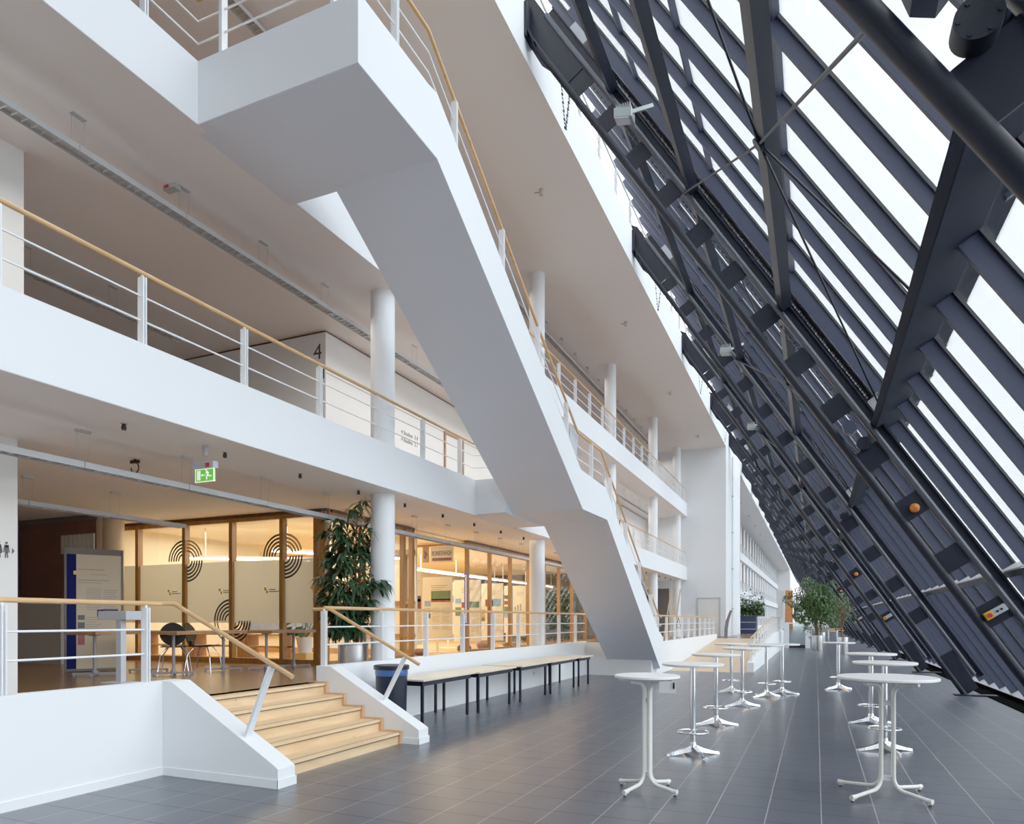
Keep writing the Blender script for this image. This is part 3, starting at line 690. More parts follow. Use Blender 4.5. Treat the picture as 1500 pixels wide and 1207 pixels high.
def bent_table(label, x, y, r, sep, feet, ht=1.10):
    t = thing('bistro_table', label, 'table', (x, y, 0), 'white tube bistro tables')
    sub('tabletop', MB().lathe([(.0, ht-.03), (r-.015, ht-.03), (r, ht-.022), (r, ht-.006), (r-.006, ht), (.0, ht)], (x, y, 0), 56), M['ttop'], t, smooth=True)
    for fx, fy in feet:
        sx = sep/2 if fx > x else -sep/2; sy = .028 if fy > y else -.028
        a = Vector((x+sx, y+sy, 0)); f = Vector((fx, fy, .045)); d = (f-a); d.z = 0; L = d.length; d.normalize()
        pts = [f, a+d*.12+Vector((0,0,.07))]
        for q_ in range(1, 6):
            an = q_*PI/10; pts.append(a + d*(.12*(1-sin(an))) + Vector((0,0,.07+.12*(1-cos(an)))))
        pts.append(a+Vector((0,0,ht-.17)))
        for q_ in range(1, 6):
            an = q_*PI/10; pts.append(a + d*(.09*(1-cos(an))) + Vector((0,0,ht-.17+.10*sin(an))))
        pts.append(a+d*min(.24, r*.6)+Vector((0,0,ht-.055)))
        lg = sub('leg', MB().tube(pts, .0175, 14), M['cream'], t, smooth=True)
        e = f + d*.012
        sub('foot_pad', MB().tube([Vector((f.x, f.y, 0)), Vector((f.x, f.y, .018))], .014, 10), M['rubber'], lg, smooth=True)
        sub('foot_cap', MB().tube([f-d*.035, f+d*.02], .022, 12).tube([Vector((f.x, f.y, .018)), Vector((f.x, f.y, .04))], .016, 10), M['cream'], lg, smooth=True)
    q = MB()
    for z in (.17, ht-.24): q.box(x-sep/2, x+sep/2, y-.02, y+.02, z-.02, z+.02)
    sub('spacer', q, M['cream'], t)
    return t
bt = bent_table('white bistro table with one slim tube pedestal, nearest on the left', -1.46, 6.53, .305, .05, [(-1.74, 6.66), (-1.60, 6.24), (-1.32, 6.82), (-1.18, 6.43)])
sub('leaf_support', MB().box(-1.72, -1.22, 6.47, 6.51, 1.045, 1.068), M['alu'], bt)
bent_table('large white bistro table with two spread tube legs, nearest on the right', .60, 7.22, .42, .10, [(.22, 7.47), (.30, 6.86), (.90, 7.56), (.91, 6.97)])
# paper notice hanging from the left white table
t = thing('paper_notice', 'white paper notice hanging under the nearest left bistro table', 'notice', (-1.22, 6.46, 1.04))
sub('sheet', MB().box(-1.30, -1.15, 6.30, 6.303, .96, 1.065), M['ttop'], t); sub('clip', MB().box(-1.175, -1.160, 6.29, 6.31, 1.0, 1.06), M['black'], t)

# ------------------------------------------------------------------ bench tables along the podium wall
def bench(y0, y1, x0, x1, label, leg_y=None):
    t = thing('folding_table', label, 'table', ((x0+x1)/2, (y0+y1)/2, 0), 'pale topped tables along the podium wall')
    sub('tabletop', MB().box(x0, x1, y0, y1, .695, .72), M['btop'], t, bevel=.004)
    q = MB().box(x0+.05, x0+.08, y0+.06, y1-.06, .62, .69).box(x1-.09, x1-.06, y0+.06, y1-.06, .62, .69).box(x0+.06, x1-.07, y0+.06, y0+.09, .62, .69).box(x0+.06, x1-.07, y1-.09, y1-.06, .62, .69)
    sub('frame', q, M['bframe'], t)
    for x in (x0+.08, x1-.10):
        for y in (y0+.12, y1-.12): sub('leg', MB().box(x-.022, x+.022, y-.022, y+.022, 0, .69), M['bframe'], t, bevel=.004)
    return t
bench(8.98, 10.70, -6.16, -5.36, 'pale topped table beside the blue bin')
bench(10.72, 12.30, -6.14, -5.28, 'second pale topped table from the blue bin')
bench(12.50, 14.12, -6.14, -5.24, 'third pale topped table from the blue bin')
bench(14.15, 15.98, -6.12, -5.22, 'fourth pale topped table from the blue bin')
bench(16.0, 17.0, -6.12, -5.18, 'short pale topped table at the far end of the row')

# bin
t = thing('waste_bin', 'dark blue waste bin with blue bag behind the stair wall', 'bin', (-5.86, 8.62, 0))
c = (-5.76, 8.72, 0)
sub('body', MB().lathe([(.205, 0), (.215, .05), (.235, .84)], c, 32), M['bin'], t, smooth=True)
sub('bag', MB().lathe([(.234, .80), (.243, .82), (.242, .86), (.24, .90)], c, 32), M['bag'], t, smooth=True)
sub('rim', MB().lathe([(.235, .885), (.262, .89), (.265, .94), (.25, .955), (.2, .94)], c, 32), M['bin'], t, smooth=True)

# sockets on the podium wall
for i, y in enumerate((9.55, 15.6)):
    t = thing('wall_socket', 'white socket on the podium wall below the %s table' % ('nearest' if i == 0 else 'fourth'), 'socket', (XP, y, .33), 'wall sockets')
    sub('plate', MB().box(XP, XP+.012, y-.045, y+.045, .27, .39), M['wallw'], t, bevel=.003); sub('outlet', MB().lathe([(.02, -.004), (.02, .004)], (XP+.012, y, .33), 12, 'y'), M['inkb'], t)

# ------------------------------------------------------------------ strip lights
def strip(x, y, z, zc, L=1.385):
    t = thing('pendant_light', '', 'lamp', (x, y, z))
    sub('housing', MB().box(x-.075, x+.075, y, y+L-.01, z+.02, z+.055).box(x-.08, x-.07, y, y+L-.01, z-.015, z+.05).box(x+.07, x+.08, y, y+L-.01, z-.015, z+.05), M['lum'], t)
    q = MB()
    for i in range(9): q.box(x-.05, x+.05, y+.25+i*.1, y+.262+i*.1, z-.01, z+.02)
    q.box(x-.07, x+.07, y+.18, y+.20, z-.012, z+.02).box(x-.07, x+.07, y+1.18, y+1.2, z-.012, z+.02)
    sub('louvre', q, M['louv'], t)
    sub('canopy', MB().box(x-.03, x+.03, y-.05, y+.11, zc-.03, zc), M['lum'], t)
    sub('wire', MB().tube([(x-.02, y-.03, z+.05), (x-.02, y-.03, zc-.02)], .0025, 4).tube([(x+.02, y+.09, z+.05), (x+.02, y+.09, zc-.02)], .0025, 4), M['wire'], t)
    return t
rows = [(-7.42, 3.30, 3.72, -3.2, 28, 'under gallery four'), (-10.55, 3.30, 3.72, .9, 6, 'deep under gallery four'), (-7.36, 6.70, 7.10, -3.3, 28, 'over gallery four'), (-10.6, 6.70, 7.10, .9, 6, 'deep inside gallery four'), (-7.45, 10.20, 10.62, .2, 26, 'over gallery five')]
ptype = None
for x, z, zc, ys, n, nm in rows:
    if ptype is None:
        ptype = strip(x, ys, z, zc); pk = list(ptype.children); first = True
    for i in range(n):
        if first: o = ptype; first = False
        else:
            o = ptype.copy(); C.objects.link(o)
            for ch in pk:
                c = ch.copy(); C.objects.link(c); c.parent = o
        o.location = (x, ys+1.385*i, z)
        o['label'] = 'grey strip light, %s in the hanging row %s' % (nth(i+1), nm); o['group'] = 'hanging strip lights ' + nm
# ceiling spots
def spot(x, y, z, label, group, black=True):
    t = thing('ceiling_spot', label, 'lamp', (x, y, z), group)
    sub('collar', MB().lathe([(.035, -.008), (.035, 0)], (x, y, z), 16), M['lum'], t)
    sub('head', MB().lathe([(.022, -.075), (.028, -.05), (.018, -.008)], (x, y, z), 14), M['black'] if black else M['lum'], t, smooth=True)
    return t
p = None
for i in range(26):
    y = 2.37 + 1.385*i
    if p is None: p = spot(-6.77, y, 3.72, '', 'small black ceiling spots under gallery four')
    o = p if i == 0 else dup(p, (-6.77, y, 3.72))
    o['label'] = 'small black ceiling spot, %s along the edge under gallery four' % nth(i+1)
for i in range(12):
    y = 6.5 + 7.05*i
    t = thing('sprinkler', 'brass sprinkler head, %s along the high ceiling' % nth(i+1), 'sprinkler', (-5.26, y, 10.62), 'sprinklers on the high ceiling')
    sub('body', MB().lathe([(.045, -.03), (.03, -.07), (.03, -.12), (.05, -.125)], (-5.26, y, 10.62), 12), M['lum'], t, smooth=True)
    sub('pipe', MB().lathe([(.045, -.03), (.045, 0)], (-5.26, y, 10.62), 12).tube([(-5.26, y, 10.56), (-5.40, y-.02, 10.56)], .012, 6), M['pico'], t)
t = thing('smoke_detector', 'white and red detector box on the ceiling of gallery four', 'detector', (-7.45, 6.35, 7.06))
sub('body', MB().box(-7.55, -7.35, 6.27, 6.37, 7.04, 7.10), M['lum'], t, bevel=.004); sub('signal', MB().box(-7.52, -7.45, 6.262, 6.27, 7.05, 7.09), M['red'], t)
t = thing('ceiling_bracket', 'small black cable loop hook under gallery four', 'hook', (-8.13, 6.33, 3.60))
q = MB(); q.tube([(-8.13+.07*sin(a*.4), 6.33, 3.60+.07*cos(a*.4)) for a in range(13)], .009, 6); q.box(-8.2, -8.06, 6.31, 6.35, 3.66, 3.70).box(-8.14, -8.12, 6.32, 6.34, 3.68, 3.72)
sub('loop', q, M['black'], t, smooth=True)
# exit signs
def exit_sign(x, y, z, label, sc=1.):
    t = thing('exit_sign', label, 'sign', (x, y, z), 'green exit signs')
    sub('ceiling_rod', MB().lathe([(.03*sc, .20*sc), (.035*sc, .31*sc)], (x, y, z), 12).tube([(x, y, z+.10*sc), (x, y, z+.21*sc)], .006, 6), M['lum'], t, smooth=True)
    sub('housing', MB().box(x-.17*sc, x+.17*sc, y-.04*sc, y+.04*sc, z+.04*sc, z+.12*sc), M['lgrey'], t, bevel=.004)
    sub('panel', MB().box(x-.15*sc, x+.15*sc, y-.008, y+.008, z-.11*sc, z+.04*sc), M['green'], t)
    q = MB()
    for a, b, c_, d in ((-.15,-.145,-.115,.04), (.145,.15,-.115,.04), (-.15,.15,-.115,-.108), (-.15,.15,.033,.04)): q.box(x+a*sc, x+b*sc, y-.014, y+.010, z+c_*sc, z+d*sc)
    sub('frame', q, M['signw'], t)
    yy = y-.012
    q = MB().box(x-.12*sc, x-.07*sc, yy, y-.008, z-.09*sc, z+.02*sc).box(x-.05*sc, x+.01*sc, yy, y-.008, z-.038*sc, z-.03*sc)
    q.prism([(x-.055*sc, z-.034*sc), (x-.035*sc, z-.02*sc), (x-.035*sc, z-.048*sc)], 'y', yy, y-.008)
    q.lathe([(.011*sc, -.002), (.011*sc, .002)], (x+.03*sc, yy, z+.018*sc), 10, 'y')
    for a, b in (((.045, .005), (.055, -.035)), ((.055, -.035), (.035, -.055)), ((.035, -.055), (.035, -.09)), ((.055, -.035), (.08, -.05)), ((.08, -.05), (.11, -.05)), ((.045, .0), (.07, -.012)), ((.045, 0), (.022, -.015))):
        q.bar((x+a[0]*sc, yy, z+a[1]*sc), (x+b[0]*sc, yy, z+b[1]*sc), .004, .013*sc, (0, 1, 0)) if False else q.bar((x+a[0]*sc, yy, z+a[1]*sc), (x+b[0]*sc, yy, z+b[1]*sc), .013*sc, .004, (0, 1, 0))
    sub('pictogram', q, M['signw'], t)
    sub('signal', MB().box(x+.05*sc, x+.11*sc, y-.046*sc, y-.04*sc, z+.05*sc, z+.10*sc), M['red'], t)
exit_sign(-6.75, 6.2, 3.40, 'green running man exit sign hanging left under gallery four')
exit_sign(-7.3, 33.5, 3.25, 'distant green exit sign glowing beside the far door', 1.3)

# ------------------------------------------------------------------ glazed exhibition rooms on the podium
YW = 10.6
mx = [-14.2, -13.5, -12.1, -10.8, -9.5, -8.45]
fr = MB()
for x in mx[:-1]: fr.box(x-.045, x+.045, YW-.05, YW+.07, .80, 3.66)
fr.box(-14.3, -8.45, YW-.04, YW+.06, .75, .86).box(-14.3, -8.45, YW-.04, YW+.06, 3.58, 3.66)
fr.box(-8.55, -8.43, YW-.07, YW+.07, .75, 3.66).box(-8.72, -8.62, YW-.05, YW+.07, .75, 3.66)
w1 = struct('window_1', fr, M['timber'])
sub('head_band', MB().box(-14.3, -8.40, YW-.07, YW+.06, 3.66, 3.717), M['timberd'], w1)
sub('glass_pane', MB().box(-14.2, -8.5, YW+.02, YW+.026, .86, 3.6), M['iglass'], w1)
q = MB()
for a, b in zip(mx, mx[1:]): q.box(a+.05, b-.05, YW+.008, YW+.014, 1.56, 2.80)
sub('frosted_film', q, M['frost'], w1)
def arcs(mb, cx, cz, a0, a1, rr, y, up=True):
    for r0 in rr:
        r1 = r0+.042; n = 16
        for i in range(n):
            t0 = a0+(a1-a0)*i/n; t1 = a0+(a1-a0)*(i+1)/n
            mb.quad((cx+r0*cos(t0), y, cz+r0*sin(t0)), (cx+r1*cos(t0), y, cz+r1*sin(t0)), (cx+r1*cos(t1), y, cz+r1*sin(t1)), (cx+r0*cos(t1), y, cz+r0*sin(t1)))
q = MB(); qy = MB()
R5 = (.12, .19, .26, .33, .40)
for cx, cz in ((-12.1, 2.85), (-9.5, 2.86), (-10.8, 1.60)):
    arcs(q, cx-.05, cz, PI/2, PI, R5, YW-.004); arcs(q, cx+.05, cz, -PI/2, 0, R5[:5], YW-.004)
    arcs(qy, cx+.05, cz, .25, PI/2, R5[1:], YW-.004) if cz > 2 else arcs(qy, cx-.05, cz, PI, PI*1.4, R5[3:], YW-.004)
sub('arc_graphic', q, M['ink'], w1); sub('pale_arc_graphic', qy, M['yint'], w1)
q = MB(); q2 = MB()
for x in (-12.75, -11.3, -10.1, -8.95):
    q2.box(x+.14, x+.19, YW-.008, YW-.002, 2.20, 2.26).box(x+.19, x+.23, YW-.008, YW-.002, 2.14, 2.20)
    q.box(x+.26, x+.42, YW-.008, YW-.002, 2.205, 2.225).box(x+.26, x+.52, YW-.008, YW-.002, 2.165, 2.185)
sub('small_lettering', q, M['inkb'], w1); sub('yellow_emblem', q2, M['yellow'], w1)
# side wall along the gallery
XG = -8.45
fr = MB()
for y in (13.24, 13.61): fr.box(XG-.05, XG+.05, y-.05, y+.05, .75, 3.66)
fr.box(XG-.05, XG+.05, YW, 13.6, .75, .84).box(XG-.05, XG+.05, YW, 13.6, 3.59, 3.66)
w2 = struct('window_2', fr, M['timber']); sub('head_band', MB().box(XG-.05, XG+.06, YW+.1, 13.66, 3.66, 3.717), M['timberd'], w2)
sub('glass_pane', MB().box(XG-.004, XG+.004, YW+.1, 13.2, .84, 3.6), M['iglass'], w2)
fr = MB(); ys = [16.36, 17.75, 19.18, 20.65, 22.05, 23.5, 24.95, 26.6, 28.0, 29.4]
for y in ys: fr.box(XG-.05, XG+.05, y-.045, y+.045, .75, 3.66)
fr.box(XG-.05, XG+.05, 16.36, 29.4, .75, .83).box(XG-.05, XG+.05, 16.36, 29.4, 3.59, 3.66)
fr.box(XG-1.55, XG, 16.30, 16.42, 3.59, 3.66)
w3 = struct('window_3', fr, M['timber']); sub('head_band', MB().box(XG-.05, XG+.06, 16.3, 29.45, 3.66, 3.717), M['timberd'], w3)
sub('glass_pane', MB().box(XG-.004, XG+.004, 16.4, 29.35, .83, 3.6), M['iglass'], w3)
t = thing('banner', 'narrow purple banner with white lettering on a timber post', 'banner', (XG+.06, 16.36, 1.9))
sub('cloth', MB().box(XG-.05, XG+.05, 16.295, 16.305, 1.45, 2.87), M['purple'], t)
q = MB()
for i in range(26): q.box(XG-.012, XG+.018, 16.29, 16.294, 1.55+i*.049, 1.55+i*.049+.03)
sub('lettering', q, M['signw'], t)
# room interior
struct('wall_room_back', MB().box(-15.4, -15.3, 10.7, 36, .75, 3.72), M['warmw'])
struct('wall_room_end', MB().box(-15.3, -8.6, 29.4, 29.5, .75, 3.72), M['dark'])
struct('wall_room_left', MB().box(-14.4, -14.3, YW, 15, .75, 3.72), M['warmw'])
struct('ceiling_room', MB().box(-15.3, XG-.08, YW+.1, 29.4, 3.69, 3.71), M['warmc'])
struct('floor_room', MB().box(-15.3, XG-.02, YW+.08, 29.4, .751, .765), wood('pale_parquet', (.5, .32, .15), (.62, .42, .22), (3, 20, 3), .25))
struct('wall_rest', MB().box(-15, XG, 29.5, CY, .75, 3.72), M['wallw'])
# inner back window with timber frames behind the frosted front
fr = MB()
for x in (-14.25, -12.95, -11.7, -10.4, -9.2): fr.box(x-.06, x+.06, 14.4, 14.5, .9, 3.3)
fr.box(-14.3, -8.9, 14.4, 14.5, 3.2, 3.32).box(-14.3, -8.9, 14.4, 14.5, 2.0, 2.08).box(-14.3, -8.9, 14.4, 14.5, 1.2, 1.28).box(-14.3, -8.9, 14.38, 14.5, .75, .9)
w4 = struct('window_4', fr, M['timber'])
sub('outside_view_pane', MB().box(-14.3, -11.5, 14.44, 14.45, 1.28, 3.2), mat('blue_view_pane', (.16, .2, .28), .2, noise=.6, nscale=5), w4)  # dark blue view outdoors put into the pane colour
struct('wall_room_partition', MB().box(-11.4, -8.9, 14.52, 14.6, .75, 3.66).box(-14.3, -8.9, 14.5, 14.52, .75, 1.2), M['warmw'])
def tube_light(p, q_, label):
    p = Vector(p); q_ = Vector(q_)
    t = thing('tube_light', label, 'lamp', p, 'lit strip lights in the exhibition rooms')
    sub('housing', MB().bar(p+Vector((0,0,.05)), q_+Vector((0,0,.05)), .14, .05), M['ttop'], t); sub('tube', MB().bar(p, q_, .09, .025), M['tubeon'], t)
    q2_ = MB()
    for f in (.1, .9):
        a = p.lerp(q_, f); q2_.tube([a+Vector((0,0,.06)), (a.x, a.y, 3.69)], .015, 6)
    sub('rod', q2_, M['ttop'], t)
tube_light((-12.9, 11.4, 3.0), (-10.3, 13.6, 3.0), 'lit diagonal strip light behind the frosted glass, left')
tube_light((-10.4, 11.3, 3.05), (-8.9, 13.9, 3.05), 'lit diagonal strip light behind the frosted glass, right')
for i in range(5):
    y = 14.8 + 3.0*i; tube_light((-10.9, y, 3.1), (-10.9, y+2.8, 3.1), 'lit strip light, %s in the exhibition room row' % nth(i+1))
def area(loc, sx, sy, pw, col):
    l = bpy.data.lights.new('area', 'AREA'); l.shape = 'RECTANGLE'; l.size = sx; l.size_y = sy; l.energy = pw; l.color = col
    o = bpy.data.objects.new('ceiling_lamp', l); C.objects.link(o); o.location = loc; return o
area((-11.5, 12.5, 3.6), 4.5, 3, 200, (1, .83, .54)); area((-11.5, 19, 3.6), 5, 7, 420, (1, .86, .60)); area((-11.5, 26, 3.6), 5, 5, 120, (1, .78, .45))  # area lights strengthening the lit strip lights in the rooms
area((-7.4, 22.5, 3.68), 1.6, 12, 45, (1, .80, .6))  # added warm fill under the gallery, matching no fixture
area((-7.36, 20, 6.68), .14, 33, 200, (1, .92, .82)); area((-7.45, 21, 10.18), .14, 32, 200, (1, .92, .84)); area((-7.42, 3.5, 3.28), .14, 12, 20, (1, .85, .7))  # added fill; the grey strip lights along these rows are unlit
# low shelves behind the frosted front
for i, (xa, xb) in enumerate(((-13.9, -12.6), (-12.4, -11.1), (-10.9, -9.9))):
    t = thing('low_shelf', '%s pale wooden shelf unit behind the frosted glass' % ('left', 'middle', 'right')[i], 'shelf', ((xa+xb)/2, 11.2, .765), 'shelf units behind the frosted glass')
    for z in (.80, 1.05, 1.30): sub('shelf_board', MB().box(xa, xb, 11.05, 11.4, z, z+.03), M['yint'], t)
    for x in (xa, xb-.03): sub('side', MB().box(x, x+.03, 11.05, 11.4, .765, 1.33), M['timber'], t)
# display boards
def vboard(x0, x1, y, z0, z1, label, pics, text=True, group='exhibition boards behind the glass'):
    t = thing('display_board', label, 'display board', ((x0+x1)/2, y, z0), group)
    sub('panel', MB().box(x0, x1, y, y+.03, z0, z1).box((x0+x1)/2-.25, (x0+x1)/2+.25, y-.1, y+.13, .765, .78).box((x0+x1)/2-.03, (x0+x1)/2+.03, y, y+.03, .77, z0), M['board'], t)
    w_, h = x1-x0, z1-z0
    for u0, u1, v0, v1, m_ in pics: sub('picture', MB().box(x0+u0*w_, x0+u1*w_, y-.006, y-.001, z0+v0*h, z0+v1*h), M[m_], t)
    if text:
        q = MB()
        for i in range(16):
            v = z0+h*(.50-.022*i)
            for a, b in ((.34, .60), (.66, .93)):
                if i % 6 != 5: q.box(x0+a*w_, x0+(b-.04*(i % 3))*w_, y-.004, y-.001, v, v+.008)
        for i in range(3): q.box(x0+.3*w_, x0+(.85-.1*i)*w_, y-.004, y-.001, z0+h*(.86-.03*i), z0+h*(.86-.03*i)+.012)
        sub('text_lines', q, M['inkb'], t)
    return t
vboard(-9.60, -8.70, 16.0, 1.1, 2.75, 'cream exhibition board with a green landscape picture', [(.30,.95,.63,.78,'picg'),(.30,.95,.60,.65,'picr'),(.08,.28,.53,.62,'picb'),(.08,.28,.44,.50,'pico'),(.08,.28,.34,.42,'picg')])
vboard(-9.46, -8.62, 17.5, 1.0, 2.75, 'cream exhibition board with four small green pictures', [(.06,.28,.62,.70,'picb'),(.06,.28,.42,.56,'picg'),(.30,.60,.55,.64,'picr'),(.60,.96,.55,.65,'picg')])
vboard(-9.33, -8.60, 19.0, 1.0, 2.72, 'cream exhibition board with a blue picture and ochre photos', [(.20,.55,.60,.72,'picr'),(.50,.90,.60,.73,'picb'),(.02,.18,.40,.54,'pico'),(.02,.18,.34,.40,'picg')])
vboard(-9.24, -9.06, 20.5, 1.2, 2.72, 'narrow edge-on exhibition board with dark pictures', [(.05,.9,.72,.80,'ink'),(.05,.9,.60,.68,'picr'),(.05,.9,.46,.56,'picg'),(.05,.9,.32,.42,'picb')], False)
vboard(-8.98, -8.52, 20.6, 1.1, 2.72, 'slim cream exhibition board with small figures drawn', [(.15,.25,.50,.58,'inkb'),(.35,.45,.50,.62,'inkb'),(.55,.65,.50,.64,'inkb')], True)
vboard(-9.42, -9.02, 15.0, 1.0, 2.85, 'leftmost exhibition board with a dark red picture', [(.05,.95,.45,.62,'picr'),(.3,.95,.58,.66,'ink')], True)
vboard(-10.6, -9.7, 18.4, 1.2, 2.75, 'cream exhibition board standing behind the others', [(.2,.8,.6,.75,'picb')], True)
for i, (x, y, r, l) in enumerate(((-8.72, 14.4, .13, 'nearest brown rock on the exhibition floor'), (-8.75, 16.8, .15, 'brown rock in front of the second exhibition board'), (-9.0, 18.5, .16, 'wide flat brown rock between timber posts'), (-8.85, 19.9, .12, 'small brown rock near the third board'), (-8.8, 20.4, .12, 'small brown rock beside another rock'))):
    bm = bmesh.new(); bmesh.ops.create_icosphere(bm, subdivisions=3, radius=r); rnd = random.Random(i)
    ph_ = [rnd.uniform(0, 6) for _ in range(6)]
    for v in bm.verts:
        n_ = v.co.normalized(); k_ = 1+.18*sin(4*n_.x+ph_[0])*cos(5*n_.y+ph_[1])+.1*sin(9*n_.z+ph_[2]+7*n_.x)
        v.co = Vector((n_.x*1.35, n_.y*1.1, n_.z*.65))*r*k_
    me = bpy.data.meshes.new('rock'); bm.to_mesh(me); bm.free(); me.materials.append(M['rock']); o = bpy.data.objects.new('rock', me); C.objects.link(o); o.location = (x, y, .765+r*.62)
    me.polygons.foreach_set('use_smooth', [True]*len(me.polygons)); tag(o, l, 'rock', 'rocks on the exhibition floor')

def text(s, loc, size, m_, parent, rot=(PI/2, 0, 0), name='lettering', sx=1., align='LEFT'):
    cu = bpy.data.curves.new(name, 'FONT'); cu.body = s; cu.size = size; cu.extrude = .002; cu.align_x = align
    me0 = bpy.data.objects.new('tmp', cu); C.objects.link(me0)
    bpy.context.view_layer.update()
    me = bpy.data.meshes.new_from_object(me0.evaluated_get(bpy.context.evaluated_depsgraph_get())); bpy.data.objects.remove(me0)
    me.materials.clear(); me.materials.append(m_)
    o = bpy.data.objects.new(name, me); C.objects.link(o)
    o.location = Vector(loc) - (wloc(parent) if parent else Vector()); o.rotation_euler = rot; o.scale = (sx, 1, 1)
    if parent: o.parent = parent
    return o
# hanging shop sign with arrow
t = thing('hanging_sign', 'cream hanging sign with grey lettering and maroon bar', 'sign', (-8.3, 14.5, 3.3))
sub('panel', MB().box(-8.47, -7.85, 14.5, 14.51, 2.99, 3.36), M['board'], t)
text('RUNKENHOF', (-8.44, 14.495, 3.15), .17, M['inkb'], t, sx=.53)
sub('maroon_bar', MB().box(-8.42, -7.90, 14.49, 14.498, 3.03, 3.10), M['maroon'], t)
sub('arrow_panel', MB().box(-8.68, -8.51, 14.48, 14.50, 3.00, 3.38), M['desk'], t)
sub('arrow', MB().prism([(-8.63, 3.10), (-8.56, 3.19), (-8.63, 3.28)], 'y', 14.465, 14.479), M['maroon'], t)
sub('wire', MB().tube([(-8.4, 14.51, 3.36), (-8.4, 14.51, 3.72)], .003, 4).tube([(-7.95, 14.51, 3.36), (-7.95, 14.51, 3.72)], .003, 4).tube([(-8.6, 14.49, 3.38), (-8.6, 14.49, 3.72)], .003, 4), M['wire'], t)

# lettering on the gallery walls
t = thing('wall_number', 'black numeral 4 on the gallery wall corner', 'number', (-8.62, YW-.003, 6.63))
text('4', (-8.76, YW-.003, 6.56), .42, M['ink'], t)
t = thing('wall_sign', 'small dark green square sign below the numeral 4', 'sign', (-8.58, YW-.01, 6.27))
sub('plate', MB().box(-8.66, -8.50, YW-.012, YW, 6.18, 6.36), mat('green_plate', (.02, .09, .05), .4), t)
sub('pictogram', MB().box(-8.60, -8.55, YW-.016, YW-.012, 6.22, 6.32), M['signw'], t)
t = thing('wall_lettering', 'two lines of small black room directions on gallery four wall', 'lettering', (XW+.004, 13.4, 5.8))
text('4 Studios  3.4', (XW+.004, 13.2, 5.78), .13, M['ink'], t, rot=(PI/2, 0, PI/2)); text('4 Studios  3.1', (XW+.004, 13.2, 5.62), .13, M['ink'], t, rot=(PI/2, 0, PI/2))
def man(mb, y, z, k=1., skirt=False, xx=-8.494):
    mb.prism([(y-.018*k, z+.25*k), (y+.018*k, z+.25*k), (y+.018*k, z+.29*k), (y-.018*k, z+.29*k)], 'x', xx, xx+.003)
    mb.prism([(y-.055*k, z+.10*k), (y-.035*k, z+.235*k), (y+.035*k, z+.235*k), (y+.055*k, z+.10*k), (y+.04*k, z+.095*k), (y+.025*k, z+.19*k), (y-.025*k, z+.19*k), (y-.04*k, z+.095*k)], 'x', xx, xx+.003)
    if skirt: mb.prism([(y-.025*k, z+.22*k), (y+.025*k, z+.22*k), (y+.05*k, z+.08*k), (y-.05*k, z+.08*k)], 'x', xx, xx+.003)
    else: mb.prism([(y-.025*k, z+.22*k), (y+.025*k, z+.22*k), (y+.022*k, z+.09*k), (y-.022*k, z+.09*k)], 'x', xx, xx+.003)
    mb.prism([(y-.022*k, z+.1*k), (y-.004*k, z+.1*k), (y-.012*k, z), (y-.028*k, z)], 'x', xx, xx+.003).prism([(y+.004*k, z+.1*k), (y+.022*k, z+.1*k), (y+.028*k, z), (y+.012*k, z)], 'x', xx, xx+.003)
t = thing('toilet_sign', 'black man and woman pictograms with arrow on the left wall', 'sign', (-8.49, 4.9, 2.35))
q = MB(); man(q, 4.895, 2.33, .64, True); sub('woman_pictogram', q, M['ink'], t)
q = MB(); man(q, 4.975, 2.33, .64); sub('man_pictogram', q, M['ink'], t)
sub('arrow', MB().prism([(5.035, 2.38), (5.06, 2.415), (5.035, 2.45)], 'x', -8.494, -8.49), M['ink'], t)

# ------------------------------------------------------------------ podium left: board, curtain wall, tables, chairs
t = thing('information_board', 'tall cream information board with a dark blue left stripe', 'information board', (-11.2, 7.7, .75))
def bp(u, z, off=0):    # u along the board
    a = Vector((-11.42, 7.62, 0)); b = Vector((-11.02, 8.32, 0)); d = (b-a).normalized(); n_ = Vector((d.y, -d.x, 0))
    p = a+d*u+n_*off; return Vector((p.x, p.y, z))
def bpan(mb, u0, u1, z0, z1, o0, o1):
    vs = [bp(u, z, o_) for z in (z0, z1) for o_ in (o0, o1) for u in (u0, u1)]
    return mb.add(vs, [(0,2,3,1),(4,5,7,6),(0,1,5,4),(2,6,7,3),(0,4,6,2),(1,3,7,5)])
sub('panel', bpan(MB(), .14, .80, .80, 2.72, 0, .03), M['bcream'], t); sub('stripe', bpan(MB(), 0, .14, .80, 2.72, 0, .032), M['navy'], t)
sub('frame', bpan(bpan(bpan(bpan(MB(), -.03, 0, .76, 2.8, -.02, .05), .80, .83, .76, 2.8, -.02, .05), -.03, .83, 2.72, 2.82, -.02, .05), -.03, .83, .76, .80, -.02, .05), M['dark'], t)
q = MB(); bpan(q, .16, .55, 2.46, 2.475, .031, .034); bpan(q, .35, .58, 2.38, 2.39, .031, .034); bpan(q, .16, .62, 2.28, 2.295, .031, .034); bpan(q, .16, .5, 2.24, 2.25, .031, .034)
for i in range(11): bpan(q, .28, .50, 2.14-.035*i, 2.15-.035*i, .031, .034); bpan(q, .53, .75-.02*(i % 3), 2.12-.035*i, 2.13-.035*i, .031, .034)
for i in range(9): bpan(q, .28, .50-.03*(i % 3), 1.66-.04*i, 1.67-.04*i, .031, .034)
sub('text_lines', q, M['inkb'], t)
q = MB(); bpan(q, .44, .75, 1.68, 1.80, .031, .034); sub('map_picture', q, M['navy'], t)
q = MB(); bpan(q, .16, .26, 1.62, 1.70, .031, .034); bpan(q, .16, .26, 1.48, 1.58, .031, .034); sub('picture', q, M['ink'], t)
